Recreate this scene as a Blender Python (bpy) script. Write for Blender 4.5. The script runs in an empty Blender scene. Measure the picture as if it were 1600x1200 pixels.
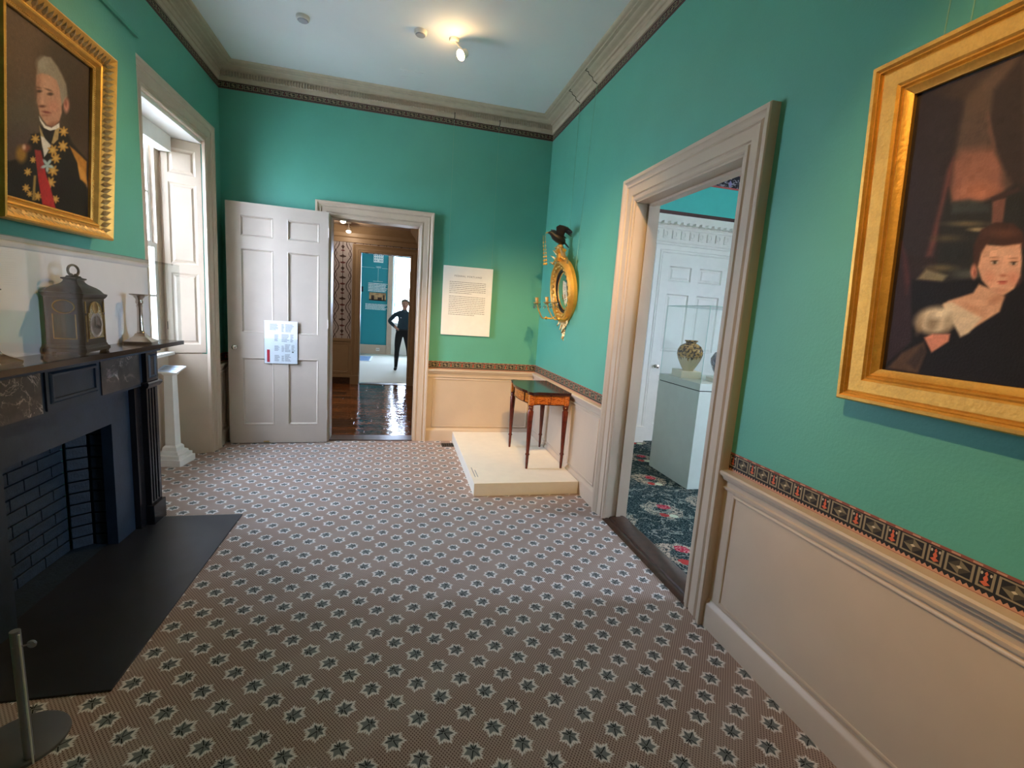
import bpy, bmesh, math, random
import numpy as np
from mathutils import Vector, Matrix
random.seed(7)
sc = bpy.context.scene
COL = sc.collection
R = math.radians

# ------------------------------------------------------------------ camera
H = 1.5
cam_d = bpy.data.cameras.new('camera')
cam = bpy.data.objects.new('camera', cam_d); COL.objects.link(cam)
cam_d.sensor_fit = 'HORIZONTAL'; cam_d.sensor_width = 36.0
cam_d.lens = 734.88 / 1600 * 36.0
cam_d.clip_start = 0.02; cam_d.clip_end = 200
_r = Vector((0.97071716, -0.23031737, 0.06827959))
_u = Vector((-0.0309376, 0.16200607, 0.98630467))
_f = Vector((0.2382248, 0.95953527, -0.1501366))
cam.matrix_world = Matrix(((_r.x, _u.x, -_f.x, 0), (_r.y, _u.y, -_f.y, 0), (_r.z, _u.z, -_f.z, H), (0, 0, 0, 1)))
sc.camera = cam

# ------------------------------------------------------------------ sky, daylight portals, exposure
wd = bpy.data.worlds.new('sky'); sc.world = wd; wd.use_nodes = True
bg = wd.node_tree.nodes['Background']
bg.inputs[0].default_value = (0.66, 0.79, 1.08, 1)
bg.inputs[1].default_value = 51.0
def portal(loc, rot, sx, sy):
    l = bpy.data.lights.new('daylight_portal', 'AREA'); l.shape = 'RECTANGLE'; l.size = sx; l.size_y = sy
    l.cycles.is_portal = True
    o = bpy.data.objects.new('daylight_portal', l); COL.objects.link(o)
    o.location = loc; o.rotation_euler = rot
portal((-2.14, 4.29, 1.85), (0, R(-90), 0), 1.9, 0.95)      # window of the green room
portal((0.40, 14.85, 1.9), (R(-90), 0, 0), 1.2, 2.1)        # window of the far room
portal((6.14, 1.35, 1.85), (0, R(90), 0), 1.9, 1.1)            # window of the carpeted side room
vs = sc.view_settings
vs.view_transform = 'Standard'; vs.look = 'None'; vs.gamma = 1.0; vs.use_curve_mapping = False
vs.exposure = 0.0
sc.cycles.use_denoising = True
sc.cycles.max_bounces = 10; sc.cycles.diffuse_bounces = 6; sc.cycles.glossy_bounces = 4
sc.cycles.transparent_max_bounces = 16; sc.cycles.transmission_bounces = 6
sc.cycles.sample_clamp_indirect = 12.0
sc.cycles.caustics_reflective = False; sc.cycles.caustics_refractive = False

# ------------------------------------------------------------------ shader helpers
def lin(c):
    f = lambda v: v / 12.92 if v <= 0.04045 else ((v + 0.055) / 1.055) ** 2.4
    return tuple(f(v / 255.0) for v in c)
class S:
    """A scalar shader expression."""
    nt = None
    def __init__(self, s): self.s = s
    @staticmethod
    def m(op, *a, clamp=False):
        n = S.nt.nodes.new('ShaderNodeMath'); n.operation = op; n.use_clamp = clamp
        for i, v in enumerate(a):
            if isinstance(v, S): S.nt.links.new(v.s, n.inputs[i])
            else: n.inputs[i].default_value = float(v)
        return S(n.outputs[0])
    def __add__(a, b): return S.m('ADD', a, b)
    __radd__ = __add__
    def __sub__(a, b): return S.m('SUBTRACT', a, b)
    def __rsub__(a, b): return S.m('SUBTRACT', b, a)
    def __mul__(a, b): return S.m('MULTIPLY', a, b)
    __rmul__ = __mul__
    def __truediv__(a, b): return S.m('DIVIDE', a, b)
    def __neg__(a): return S.m('MULTIPLY', a, -1)
    def lt(a, b): return S.m('LESS_THAN', a, b)
    def gt(a, b): return S.m('GREATER_THAN', a, b)
    def abs(a): return S.m('ABSOLUTE', a)
    def fr(a): return S.m('FRACT', a)
    def fl(a): return S.m('FLOOR', a)
    def sin(a): return S.m('SINE', a)
    def cos(a): return S.m('COSINE', a)
    def sqrt(a): return S.m('SQRT', a)
    def sm(a, e0, e1):
        n = S.nt.nodes.new('ShaderNodeMapRange'); n.interpolation_type = 'SMOOTHSTEP'
        S.nt.links.new(a.s, n.inputs[0])
        n.inputs[1].default_value = e0; n.inputs[2].default_value = e1
        return S(n.outputs[0])
def smax(a, b): return S.m('MAXIMUM', a, b)
def smin(a, b): return S.m('MINIMUM', a, b)
def atan2(a, b): return S.m('ARCTAN2', a, b)
def mixc(f, a, b):
    n = S.nt.nodes.new('ShaderNodeMix'); n.data_type = 'RGBA'
    if isinstance(f, S): S.nt.links.new(f.s, n.inputs[0])
    else: n.inputs[0].default_value = f
    for i, v in ((6, a), (7, b)):
        if isinstance(v, (tuple, list)): n.inputs[i].default_value = (*v[:3], 1)
        else: S.nt.links.new(v, n.inputs[i])
    return n.outputs[2]
def pos():
    g = S.nt.nodes.new('ShaderNodeNewGeometry'); x = S.nt.nodes.new('ShaderNodeSeparateXYZ')
    S.nt.links.new(g.outputs['Position'], x.inputs[0])
    return S(x.outputs[0]), S(x.outputs[1]), S(x.outputs[2])
def objco():
    g = S.nt.nodes.new('ShaderNodeTexCoord'); x = S.nt.nodes.new('ShaderNodeSeparateXYZ')
    S.nt.links.new(g.outputs['Object'], x.inputs[0])
    return S(x.outputs[0]), S(x.outputs[1]), S(x.outputs[2])
def vec(x, y, z):
    n = S.nt.nodes.new('ShaderNodeCombineXYZ')
    for i, v in enumerate((x, y, z)):
        if isinstance(v, S): S.nt.links.new(v.s, n.inputs[i])
        else: n.inputs[i].default_value = v
    return n.outputs[0]
def noise(scale, detail=3, v=None, rough=.5, dist=0.0):
    n = S.nt.nodes.new('ShaderNodeTexNoise')
    n.inputs['Scale'].default_value = scale; n.inputs['Detail'].default_value = detail
    n.inputs['Roughness'].default_value = rough; n.inputs['Distortion'].default_value = dist
    if v is None:
        g = S.nt.nodes.new('ShaderNodeTexCoord'); v = g.outputs['Object']
    S.nt.links.new(v, n.inputs['Vector'])
    return S(n.outputs[0])
MATS = {}
def newmat(name, rough=.5, metal=0.0, spec=.5):
    m = bpy.data.materials.new(name); m.use_nodes = True
    S.nt = m.node_tree
    b = m.node_tree.nodes['Principled BSDF']
    b.inputs['Roughness'].default_value = rough; b.inputs['Metallic'].default_value = metal
    b.inputs['Specular IOR Level'].default_value = spec
    MATS[name] = m
    return m, b
def setc(b, c):
    if isinstance(c, (tuple, list)): b.inputs['Base Color'].default_value = (*c[:3], 1)
    else: S.nt.links.new(c, b.inputs['Base Color'])
def bump(b, h, dist=.002, strength=.6):
    n = S.nt.nodes.new('ShaderNodeBump'); n.inputs['Distance'].default_value = dist
    n.inputs['Strength'].default_value = strength
    S.nt.links.new(h.s, n.inputs['Height']); S.nt.links.new(n.outputs[0], b.inputs['Normal'])
def plain(name, rgb, rough=.5, metal=0.0, var=.08, scale=12, bmp=0.0, bscale=60, spec=.5):
    m, b = newmat(name, rough, metal, spec)
    c = lin(rgb)
    d = tuple(v * (1 - var) for v in c); e = tuple(min(1, v * (1 + var)) for v in c)
    setc(b, mixc(noise(scale, 4).sm(.3, .7), d, e))
    if bmp: bump(b, noise(bscale, 3), bmp)
    return m

# ------------------------------------------------------------------ materials
PAINT = plain('teal_wall_paint', (86, 163, 143), .55, var=.03, scale=3, bmp=.0015, bscale=90)
TRIM = plain('stone_coloured_trim_paint', (196, 177, 156), .42, var=.03, scale=5, bmp=.0006, bscale=40)
TRIMD = plain('cornice_paint', (186, 172, 150), .5, var=.05, scale=14)
CEIL = plain('ceiling_paint', (238, 241, 246), .8, var=.015, scale=2)
WHITE = plain('white_paint', (236, 234, 228), .5, var=.02)
WHITEP = plain('white_panel_paint', (242, 236, 240), .45, var=.02)
PLINTH = plain('plinth_white', (238, 230, 214), .55, var=.02)
DOORP = plain('door_paint', (190, 176, 162), .38, var=.03, scale=6)
BLUEBLK = plain('blue_black_paint', (23, 38, 54), .5, var=.2, scale=10, bmp=.001, bscale=50)
BLUEBRICK = plain('painted_brick', (24, 38, 50), .55, var=.25, scale=25, bmp=.003, bscale=80)
BLACKM = plain('black_marble', (24, 24, 27), .22, var=.2, scale=8)
SHELFM = plain('mantel_shelf_stone', (36, 31, 29), .14, var=.15, scale=9)
SLATE = plain('hearth_slate', (26, 28, 33), .45, var=.2, scale=7)
GREY = plain('grey_metal', (140, 142, 150), .4, metal=.5, var=.03)
GREYB = plain('grey_base_metal', (98, 98, 100), .5, metal=.3, var=.03)
BRONZE = plain('dark_bronze', (70, 60, 42), .4, metal=.4, var=.25, scale=30)
EBON = plain('ebonised_wood', (34, 30, 24), .35, var=.2, scale=20)
BRASS = plain('brass', (200, 165, 95), .28, metal=.9, var=.1, scale=40)
SILVER = plain('silver_plate', (205, 192, 182), .2, metal=.95, var=.05)
MAHOG = plain('mahogany', (92, 38, 24), .25, var=.25, scale=30)
MAHOGD = plain('dark_mahogany', (56, 26, 18), .12, var=.25, scale=30)
BIRD = plain('ebonised_eagle', (26, 22, 20), .45, var=.3, scale=40)
PAPER = plain('white_paper', (228, 230, 236), .6, var=.01)
INK = plain('grey_ink', (92, 88, 86), .7, var=.02)
INKL = plain('pale_ink', (150, 152, 158), .7, var=.02)
REDINK = plain('red_print', (176, 26, 46), .6, var=.02)
TEALP = plain('teal_print', (24, 138, 148), .6, var=.01)
WHITEI = plain('white_print', (236, 242, 240), .6, var=.01)
DARKW = plain('dark_wood', (64, 40, 28), .3, var=.3, scale=25)
WIRE = plain('green_painted_wire', (120, 170, 140), .5, var=.02)
IRON = plain('dark_iron', (48, 44, 40), .5, metal=.4, var=.1)
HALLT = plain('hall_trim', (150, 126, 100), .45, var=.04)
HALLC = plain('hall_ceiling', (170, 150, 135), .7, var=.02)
CREAMC = plain('cream_carpet', (200, 198, 184), .9, var=.05, scale=60)
MAT = plain('blue_floor_mat', (96, 126, 160), .9, var=.05, scale=60)
SHADOWG = plain('recess_dark', (20, 20, 20), .8, var=.1)
PEDG = plain('pedestal_paint', (196, 204, 196), .5, var=.02)
BLUEW = plain('cool_white_paint', (236, 230, 220), .45, var=.02)
SIDET = plain('side_room_paint', (64, 186, 176), .55, var=.02)
PINK = plain('rose_red_edge', (190, 90, 86), .6, var=.04)
PAVE = plain('pale_paving', (205, 200, 190), .8, var=.1, scale=1)
DARKG = plain('dark_green_glass', (30, 56, 42), .08, var=.1)
GLASSG = plain('green_glass_edge', (150, 190, 175), .1, var=.0)

def glassmat(name, tint, gl=.02, minr=.03):
    m = bpy.data.materials.new(name); m.use_nodes = True; nt = m.node_tree; S.nt = nt
    nt.nodes.remove(nt.nodes['Principled BSDF'])
    t = nt.nodes.new('ShaderNodeBsdfTransparent'); t.inputs[0].default_value = (*tint, 1)
    g = nt.nodes.new('ShaderNodeBsdfGlossy'); g.inputs['Roughness'].default_value = gl
    lw = nt.nodes.new('ShaderNodeLayerWeight'); lw.inputs[0].default_value = .5
    fr = S.m('MULTIPLY_ADD', S.m('POWER', S(lw.outputs['Facing']), 4.0), .75, minr)
    mx = nt.nodes.new('ShaderNodeMixShader')
    nt.links.new(fr.s, mx.inputs[0]); nt.links.new(t.outputs[0], mx.inputs[1]); nt.links.new(g.outputs[0], mx.inputs[2])
    nt.links.new(mx.outputs[0], nt.nodes['Material Output'].inputs[0])
    return m
GLASS = glassmat('clear_glass', (.97, .985, .98))
CRYSTAL = glassmat('cut_crystal', (.80, .88, .84), .03, .32)

def emis(name, rgb, strength):
    m = bpy.data.materials.new(name); m.use_nodes = True
    b = m.node_tree.nodes['Principled BSDF']
    b.inputs['Emission Color'].default_value = (*rgb, 1); b.inputs['Emission Strength'].default_value = strength
    b.inputs['Base Color'].default_value = (.8, .8, .8, 1)
    return m
BULB = emis('lit_lamp', (1, .8, .5), 60)
BULBS = emis('lit_small_lamp', (1, .86, .66), 25)

def gold_mat(name, rgb, rough, dirt):
    m, b = newmat(name, rough, .65)
    n = noise(18, 5); n2 = noise(140, 3)
    c = lin(rgb)
    setc(b, mixc((n * .6 + n2 * .4).sm(.38, .62), tuple(v * dirt for v in c), c))
    bump(b, noise(70, 4), .002, .5)
    return m
GOLD = gold_mat('gilded_wood', (222, 168, 78), .44, .84)
GOLDD = gold_mat('worn_gilding', (204, 168, 108), .45, .66)

def marble(name):
    m, b = newmat(name, .3)
    n = noise(9, 9, dist=.7, rough=.65); v = (n - .5).abs(); n3 = noise(5, 4, rough=.7)
    base = mixc(n3.sm(.35, .65), lin((30, 33, 34)), lin((66, 62, 60)))
    col = mixc((1 - v.sm(.0, .02)) * noise(6, 3).sm(.45, .62), base, lin((176, 164, 160)))
    setc(b, mixc(noise(4, 6, dist=1.0).sm(.62, .74), col, lin((128, 112, 112))))
    return m
MARBLE = marble('veined_dark_marble')

def wood_satin():
    m, b = newmat('inlaid_satinwood', .22)
    x, y, z = objco()
    n = noise(9, 5, v=vec(x * 3, y * 3, z * 14), dist=1.5)
    setc(b, mixc(n.sm(.35, .68), lin((206, 122, 44)), lin((112, 48, 18))))
    return m
SATIN = wood_satin()

def carpet():
    m, b = newmat('leaf_pattern_carpet', .95, spec=.1)
    x, y, z = pos()
    PX, PY = .177, .1656
    tan = lin((176, 154, 142)); dot = lin((104, 80, 70)); fringe = lin((236, 230, 226)); leafc = lin((136, 138, 136)); ink = lin((22, 26, 30))
    # woven ground: small dark diamonds on tan
    a = ((x + y * .8) / .0125).fr() - .5; c = ((x - y * .8) / .0125).fr() - .5
    d = (a * a + c * c).sqrt()
    col = mixc(1 - d.sm(.2, .38), tan, dot)
    stripe = ((x * .35 - y * .5) / .045).sin().sm(.2, 1.0) * .12
    col = mixc(stripe, col, lin((196, 184, 176)))
    def leaf(col, x0, y0, ang0, ang1):
        cx = ((x - x0) / PX + .5); cy = ((y - y0) / PY + .5)
        lx = (cx.fr() - .5) * PX; ly = (cy.fr() - .5) * PY
        par = (cy.fl() * .5).fr() * 2          # 0 or 1: alternate rows turn the leaf
        ang = par.gt(.5) * (ang1 - ang0) + ang0
        ca, sa = ang.cos(), ang.sin()
        u = lx * ca + ly * sa; v = ly * ca - lx * sa
        u = u + .006
        r = (u * u + v * v).sqrt(); th = atan2(v, u)
        sn = (th * 3.5).sin(); ab = sn.abs()
        size = 1.0 + th.cos() * .27
        rad = (.0195 + (1 - ab) * .0115) * size
        rin = rad + ((th * 17.5).cos()).abs() * .002
        spike = ((th * 14).cos()).abs()
        rout = (.0285 + (1 - ab) * .010) * size + spike * .0075
        f1 = (rout - r).sm(-.001, .0055) * (spike * .3 + .70)
        f2 = (rin - r).sm(-.0015, .003)
        lob = ((th / .89760 + .5).fl() * 2.4 + 1.1).sin()           # only some lobes carry ink
        half = (r * sn).sm(-.0045, -.0015) * (.0080 - r * ab).sm(0, .002)
        f3 = half * (rad * .95 - r).sm(-.001, .003) * (r - .0015).sm(0, .003) * lob.sm(-.6, -.2)
        stem = (v.abs()).lt(.0011) * u.lt(-.004) * u.gt(-.026)
        col = mixc(f1, col, fringe)
        grey = mixc(((th * 17.5).cos().abs()).sm(.1, .8), lin((96, 100, 102)), leafc)
        col = mixc(f2, col, grey)
        col = mixc(stem, col, ink)
        return mixc(smin(f3, 1), col, ink)
    # even lattice holds rows A and C, odd lattice rows B and D
    col = leaf(col, .028, 1.464, R(-62), R(42))
    col = leaf(col, -.0605, 1.546, R(218), R(255))
    setc(b, col)
    bump(b, noise(400, 2), .002, .4)
    return m
CARPET = carpet()

def border(name, axis, z0, h, phase, org=(204, 96, 60), rose=(138, 78, 62), pk=(188, 138, 110)):
    m, b = newmat(name, .7)
    x, y, z = pos()
    u = x if axis == 'x' else y
    P = .1258
    t = ((u - phase) / P).fr(); v = (z - z0) / h
    blk = lin((24, 20, 18)); tanc = lin((142, 128, 100)); org = lin(org); rose = lin(rose); pk = lin(pk)
    col = mixc(0.0, blk, blk)
    # wide block centred t=.5 (half width .27), narrow block centred t=0
    dw = (t - .5).abs(); dn = smin(t, 1 - t)
    vm = v - .56
    inw = dw.lt(.285) * vm.abs().lt(.30); inw2 = dw.lt(.235) * vm.abs().lt(.245)
    inn = dn.lt(.165) * vm.abs().lt(.30); inn2 = dn.lt(.115) * (vm - .03).abs().lt(.26)
    col = mixc(smin(smax(inw, inn), 1), col, tanc)
    col = mixc(smin(smax(inw2, inn2), 1), col, blk)
    # diamond with quartered shades
    dia = (dw / .225 + vm.abs() / .245).lt(1.0)
    quad = ((t - .5) * vm).gt(0)
    dcol = mixc(quad, lin((120, 108, 82)), lin((66, 58, 42)))
    col = mixc(dia, col, dcol)
    col = mixc((dw / .06 + vm.abs() / .05).lt(1.0), col, lin((200, 184, 150)))
    # orange sprig in the narrow block
    leafm = smax((dn / .095 + (vm + .13).abs() / .085).lt(1.0), smax((dn / .05 + (vm - .02).abs() / .15).lt(1.0), (dn / .035 + (vm - .18).abs() / .08).lt(1.0)))
    col = mixc(leafm, col, org)
    d2 = ((dn - .085) * (dn - .085) * 5 + (vm - .17) * (vm - .17)).sqrt()
    col = mixc(d2.lt(.05), col, lin((190, 176, 150)))
    # red beaded band above, zigzag below
    top = v.gt(.9); bead = ((u / .0085).sin()).gt(.2) * (v - .95).abs().lt(.03)
    col = mixc(top, col, rose); col = mixc(bead, col, pk)
    zig = (((u / .0155).fr() - .5).abs() * .22 + .05)
    low = v.lt(.2)
    col = mixc(low, col, mixc(v.gt(zig + .02), pk, blk))
    col = mixc(v.lt(.03), col, rose)
    setc(b, col)
    return m
BORD_Y = border('patterned_border_side', 'y', .822, .088, .090)
BORD_X = border('patterned_border_end', 'x', .822, .088, .460)
UPC = ((104, 54, 46), (78, 44, 40), (96, 62, 54))
UB_Y = border('upper_border_side', 'y', 3.372, .064, .090, *UPC)
UB_X = border('upper_border_end', 'x', 3.372, .064, .008, *UPC)

def wallpaper():
    m, b = newmat('figured_wallpaper', .75)
    x, y, z = pos()
    u = ((x + .99) / .40 + .5).fr() - .5; a = u.abs()
    v = (z / .37).fr()
    n = noise(34, 3, v=vec(a * .40, 0.0, v * .37))
    dk = lin((62, 44, 44)); rd = lin((96, 44, 46))
    s1 = ((v * 6.283).sin() * .10 + .25 - a).abs().lt(.020)
    s3 = ((v * 12.566 + 1.2).sin() * .05 + .30 - a).abs().lt(.012)
    col = mixc(smax(s1, s3) * n.sm(.3, .4), lin((172, 166, 172)), dk)
    for v0, hh, ww in ((.16, .10, .17), (.42, .05, .13), (.60, .12, .09), (.86, .07, .16)):
        m_ = (a / ww + (v - v0).abs() / hh + (n - .5) * 1.1).lt(.85)
        col = mixc(m_, col, rd if v0 in (.42, .86) else dk)
    col = mixc(a.lt(.012), col, dk)
    col = mixc(a.gt(.455), col, lin((84, 56, 50)))
    setc(b, col); return m
WALLP = wallpaper()

def floral():
    m, b = newmat('dark_floral_carpet', .95, spec=.1)
    x, y, z = pos()
    w = noise(2.4, 3); w2 = noise(6, 4, dist=1.5)
    sw = ((w * 26 + w2 * 9).sin()); fil = noise(38, 4, dist=2.0)
    col = mixc(((sw - .2).abs().lt(.34)) * fil.sm(.42, .52), lin((14, 38, 42)), lin((150, 148, 136)))
    col = mixc(noise(60, 3, dist=3).gt(.57), col, lin((120, 132, 128)))
    # rows of rosettes
    gx = ((x + y * .35) / .5).fr() - .5; gy = ((y - x * .2) / .62).fr() - .5
    d = (gx * gx * .3 + gy * gy * .42).sqrt() + (noise(14, 3) - .5) * .1
    ring = d.lt(.17) * d.gt(.075)
    col = mixc(ring * noise(48, 4, dist=1.5).sm(.47, .53), col, lin((186, 168, 148)))
    d1 = ((gx - .13) * (gx - .13) * .3 + (gy - .08) * (gy - .08) * .5).sqrt() + (noise(30, 2) - .5) * .05
    col = mixc(d1.lt(.058), col, mixc(noise(70, 2).gt(.55), lin((170, 40, 60)), lin((206, 130, 132))))
    d2 = ((gx + .14) * (gx + .14) * .3 + (gy + .14) * (gy + .14) * .5).sqrt() + (noise(30, 2) - .5) * .05
    col = mixc(d2.lt(.04), col, lin((176, 62, 58)))
    d3 = ((gx + .02) * (gx + .02) * .3 + (gy + .2) * (gy + .2) * .5).sqrt()
    col = mixc(d3.lt(.038), col, lin((200, 204, 178)))
    setc(b, col); return m
FLORAL = floral()

def sideborder():
    m, b = newmat('side_room_frieze_paper', .7)
    x, y, z = pos()
    t = ((x - 2.9) / .42).fr() - .5; v = (z - 3.165) / .075; vm = v - 1.0
    n = noise(30, 4, v=vec(t.abs() * .42, 0.0, z), dist=1.0)
    col = mixc(n.gt(.54), lin((28, 24, 34)), lin((150, 142, 150)))
    dia = ((t + .25).abs() / .07 + (v - .62).abs() / .55).lt(1.0)
    col = mixc(dia, col, lin((150, 140, 186)))
    urn = ((t - .1).abs() / .05 + (v - .7).abs() / .6).lt(1.0)
    col = mixc(urn, col, lin((226, 118, 70)))
    ro = (((t - .36) * (t - .36) * 9 + (v - .7) * (v - .7) * .25).sqrt() + (noise(40, 2) - .5) * .2).lt(.16)
    col = mixc(ro, col, lin((222, 150, 160)))
    setc(b, col); return m
FRIEZEP = sideborder()

def boards():
    m, b = newmat('varnished_floorboard', .06)
    oi = S.nt.nodes.new('ShaderNodeObjectInfo'); rnd = S(oi.outputs['Random'])
    x, y, z = pos()
    g = noise(6, 5, v=vec(x * 1.2, y * 9, 0.0), dist=1.2)
    base = mixc(rnd, lin((52, 32, 24)), lin((158, 92, 44)))
    setc(b, mixc(g.sm(.35, .7), base, lin((44, 28, 22))))
    bump(b, noise(9, 3, v=vec(x * 1.0, y * 1.6, 0.0), dist=.8), .012, .35)
    return m
BOARD = boards()

def glaze(name, top, run, body, zsplit):
    m, b = newmat(name, .08)
    x, y, z = objco()
    th = atan2(y, x)
    n = noise(1.0, 4, v=vec(th.cos() * 9, th.sin() * 9, z * 6))
    edge = z + (n - .5) * .16
    col = mixc(edge.sm(zsplit - .004, zsplit + .004), body, mixc(noise(45, 3).sm(.4, .6), top, run))
    setc(b, col); return m
GLAZE = glaze('drip_glaze_pottery', lin((46, 30, 16)), lin((190, 150, 84)), lin((212, 196, 160)), .125)
GLAZED = plain('dark_glazed_pottery', (42, 34, 38), .08, var=.3, scale=14)

def dialmat():
    m, b = newmat('engraved_clock_dial', .4, .3)
    n = noise(120, 4)
    setc(b, mixc(n.sm(.4, .6), lin((206, 196, 168)), lin((128, 112, 82))))
    return m
DIAL = dialmat()

# ------------------------------------------------------------------ mesh helpers
def IDN(u, v, t): return (u, v, t)
class MB:
    def __init__(self): self.v = []; self.f = []
    def quad(self, *p):
        n = len(self.v); self.v += [tuple(q) for q in p]; self.f.append(tuple(range(n, n + len(p))))
        return self
    def box(self, x0, x1, y0, y1, z0, z1, M=None):
        n = len(self.v)
        P = [(x0, y0, z0), (x1, y0, z0), (x1, y1, z0), (x0, y1, z0), (x0, y0, z1), (x1, y0, z1), (x1, y1, z1), (x0, y1, z1)]
        if M: P = [M(*p) for p in P]
        self.v += P
        self.f += [tuple(n + i for i in q) for q in ((3, 2, 1, 0), (4, 5, 6, 7), (0, 1, 5, 4), (1, 2, 6, 5), (2, 3, 7, 6), (3, 0, 4, 7))]
        return self
    def prism(self, poly, t0, t1, M=IDN):
        """polygon in (u,v) extruded from t0 to t1"""
        n = len(self.v); k = len(poly)
        self.v += [M(u, v, t0) for u, v in poly] + [M(u, v, t1) for u, v in poly]
        self.f.append(tuple(n + i for i in reversed(range(k)))); self.f.append(tuple(n + k + i for i in range(k)))
        for i in range(k):
            j = (i + 1) % k; self.f.append((n + i, n + j, n + k + j, n + k + i))
        return self
    def loft(self, rings, cap=True, closed_path=False):
        n = len(self.v); k = len(rings[0])
        for r in rings: self.v += [tuple(p) for p in r]
        m = len(rings)
        for a in range(m if closed_path else m - 1):
            b = (a + 1) % m
            for i in range(k):
                j = (i + 1) % k
                self.f.append((n + a * k + i, n + a * k + j, n + b * k + j, n + b * k + i))
        if cap and not closed_path:
            self.f.append(tuple(n + i for i in reversed(range(k))))
            self.f.append(tuple(n + (m - 1) * k + i for i in range(k)))
        return self
    def lathe(self, prof, c=(0, 0, 0), seg=20, M=None, sx=1, sy=1):
        rings = []
        for r, z in prof:
            ring = []
            for i in range(seg):
                a = 2 * math.pi * i / seg
                p = (c[0] + r * math.cos(a) * sx, c[1] + r * math.sin(a) * sy, c[2] + z)
                ring.append(M(*p) if M else p)
            rings.append(ring)
        return self.loft(rings)
    def sqlathe(self, prof, c=(0, 0, 0), M=None, ratio=1.0):
        """stepped square section: prof (half width, z)"""
        rings = []
        for r, z in prof:
            ring = [(c[0] + sx * r, c[1] + sy * r * ratio, c[2] + z) for sx, sy in ((-1, -1), (1, -1), (1, 1), (-1, 1))]
            rings.append([M(*p) for p in ring] if M else ring)
        return self.loft(rings)
    def sphere(self, c, r, seg=10, rings=7, sc3=(1, 1, 1)):
        prof = [(r * math.sin(math.pi * i / rings) + 1e-5, -r * math.cos(math.pi * i / rings)) for i in range(rings + 1)]
        R_ = [[(c[0] + a * sc3[0] * math.cos(2 * math.pi * k / seg), c[1] + a * sc3[1] * math.sin(2 * math.pi * k / seg), c[2] + z * sc3[2]) for k in range(seg)] for a, z in prof]
        return self.loft(R_)
    def tube(self, path, r, seg=8, closed=False):
        P = [Vector(p) for p in path]; rings = []
        rr = r if isinstance(r, (list, tuple)) else [r] * len(P)
        n = len(P); ref = None
        for i in range(n):
            if closed: T = (P[(i + 1) % n] - P[i - 1])
            else: T = P[min(i + 1, n - 1)] - P[max(i - 1, 0)]
            T.normalize()
            if ref is None:
                ref = Vector((0, 0, 1)) if abs(T.z) < .9 else Vector((1, 0, 0))
            a = (ref - T * ref.dot(T)).normalized(); b = T.cross(a); ref = a
            rings.append([P[i] + (a * math.cos(2 * math.pi * k / seg) + b * math.sin(2 * math.pi * k / seg)) * rr[i] for k in range(seg)])
        return self.loft(rings, closed_path=closed)
    def sweep(self, path, Nv, prof, closed=False, cap=True):
        """sweep a closed profile (a,b) along a flat path; a goes along T x N (mitred), b along N"""
        P = [Vector(p) for p in path]; Nv = Vector(Nv).normalized(); n = len(P); rings = []
        for i in range(n):
            t1 = (P[(i + 1) % n] - P[i]).normalized() if (closed or i < n - 1) else None
            t0 = (P[i] - P[i - 1]).normalized() if (closed or i > 0) else None
            if t0 is None: t0 = t1
            if t1 is None: t1 = t0
            s0 = t0.cross(Nv); s1 = t1.cross(Nv)
            m = (s0 + s1)
            m = m / max(1e-6, m.dot(s0)) if m.length > 1e-6 else s0
            rings.append([P[i] + m * a + Nv * b for a, b in prof])
        return self.loft(rings, cap=cap, closed_path=closed)
    def slab(self, u0, u1, v0, v1, holes, t0, t1, M):
        us = sorted({u0, u1, *[h[0] for h in holes], *[h[1] for h in holes]})
        vv = sorted({v0, v1, *[h[2] for h in holes], *[h[3] for h in holes]})
        us = [u for u in us if u0 <= u <= u1]; vv = [v for v in vv if v0 <= v <= v1]
        def solid(i, j):
            if i < 0 or j < 0 or i >= len(us) - 1 or j >= len(vv) - 1: return False
            cu = (us[i] + us[i + 1]) / 2; cv = (vv[j] + vv[j + 1]) / 2
            return not any(h[0] < cu < h[1] and h[2] < cv < h[3] for h in holes)
        for i in range(len(us) - 1):
            for j in range(len(vv) - 1):
                if not solid(i, j): continue
                a, b, c, d = us[i], us[i + 1], vv[j], vv[j + 1]
                for t in (t0, t1): self.quad(M(a, c, t), M(b, c, t), M(b, d, t), M(a, d, t))
                if not solid(i - 1, j): self.quad(M(a, c, t0), M(a, d, t0), M(a, d, t1), M(a, c, t1))
                if not solid(i + 1, j): self.quad(M(b, c, t0), M(b, d, t0), M(b, d, t1), M(b, c, t1))
                if not solid(i, j - 1): self.quad(M(a, c, t0), M(b, c, t0), M(b, c, t1), M(a, c, t1))
                if not solid(i, j + 1): self.quad(M(a, d, t0), M(b, d, t0), M(b, d, t1), M(a, d, t1))
        return self
    def rings(self, u0, u1, v0, v1, steps, M):
        """nested rectangles (inset, t) closed by a flat field: a moulded panel"""
        R_ = []
        for ins, t in steps:
            R_.append([M(u0 + ins, v0 + ins, t), M(u1 - ins, v0 + ins, t), M(u1 - ins, v1 - ins, t), M(u0 + ins, v1 - ins, t)])
        n = len(self.v); self.loft(R_, cap=False)
        e = n + (len(R_) - 1) * 4; self.f.append((e, e + 1, e + 2, e + 3))
        return self
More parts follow.
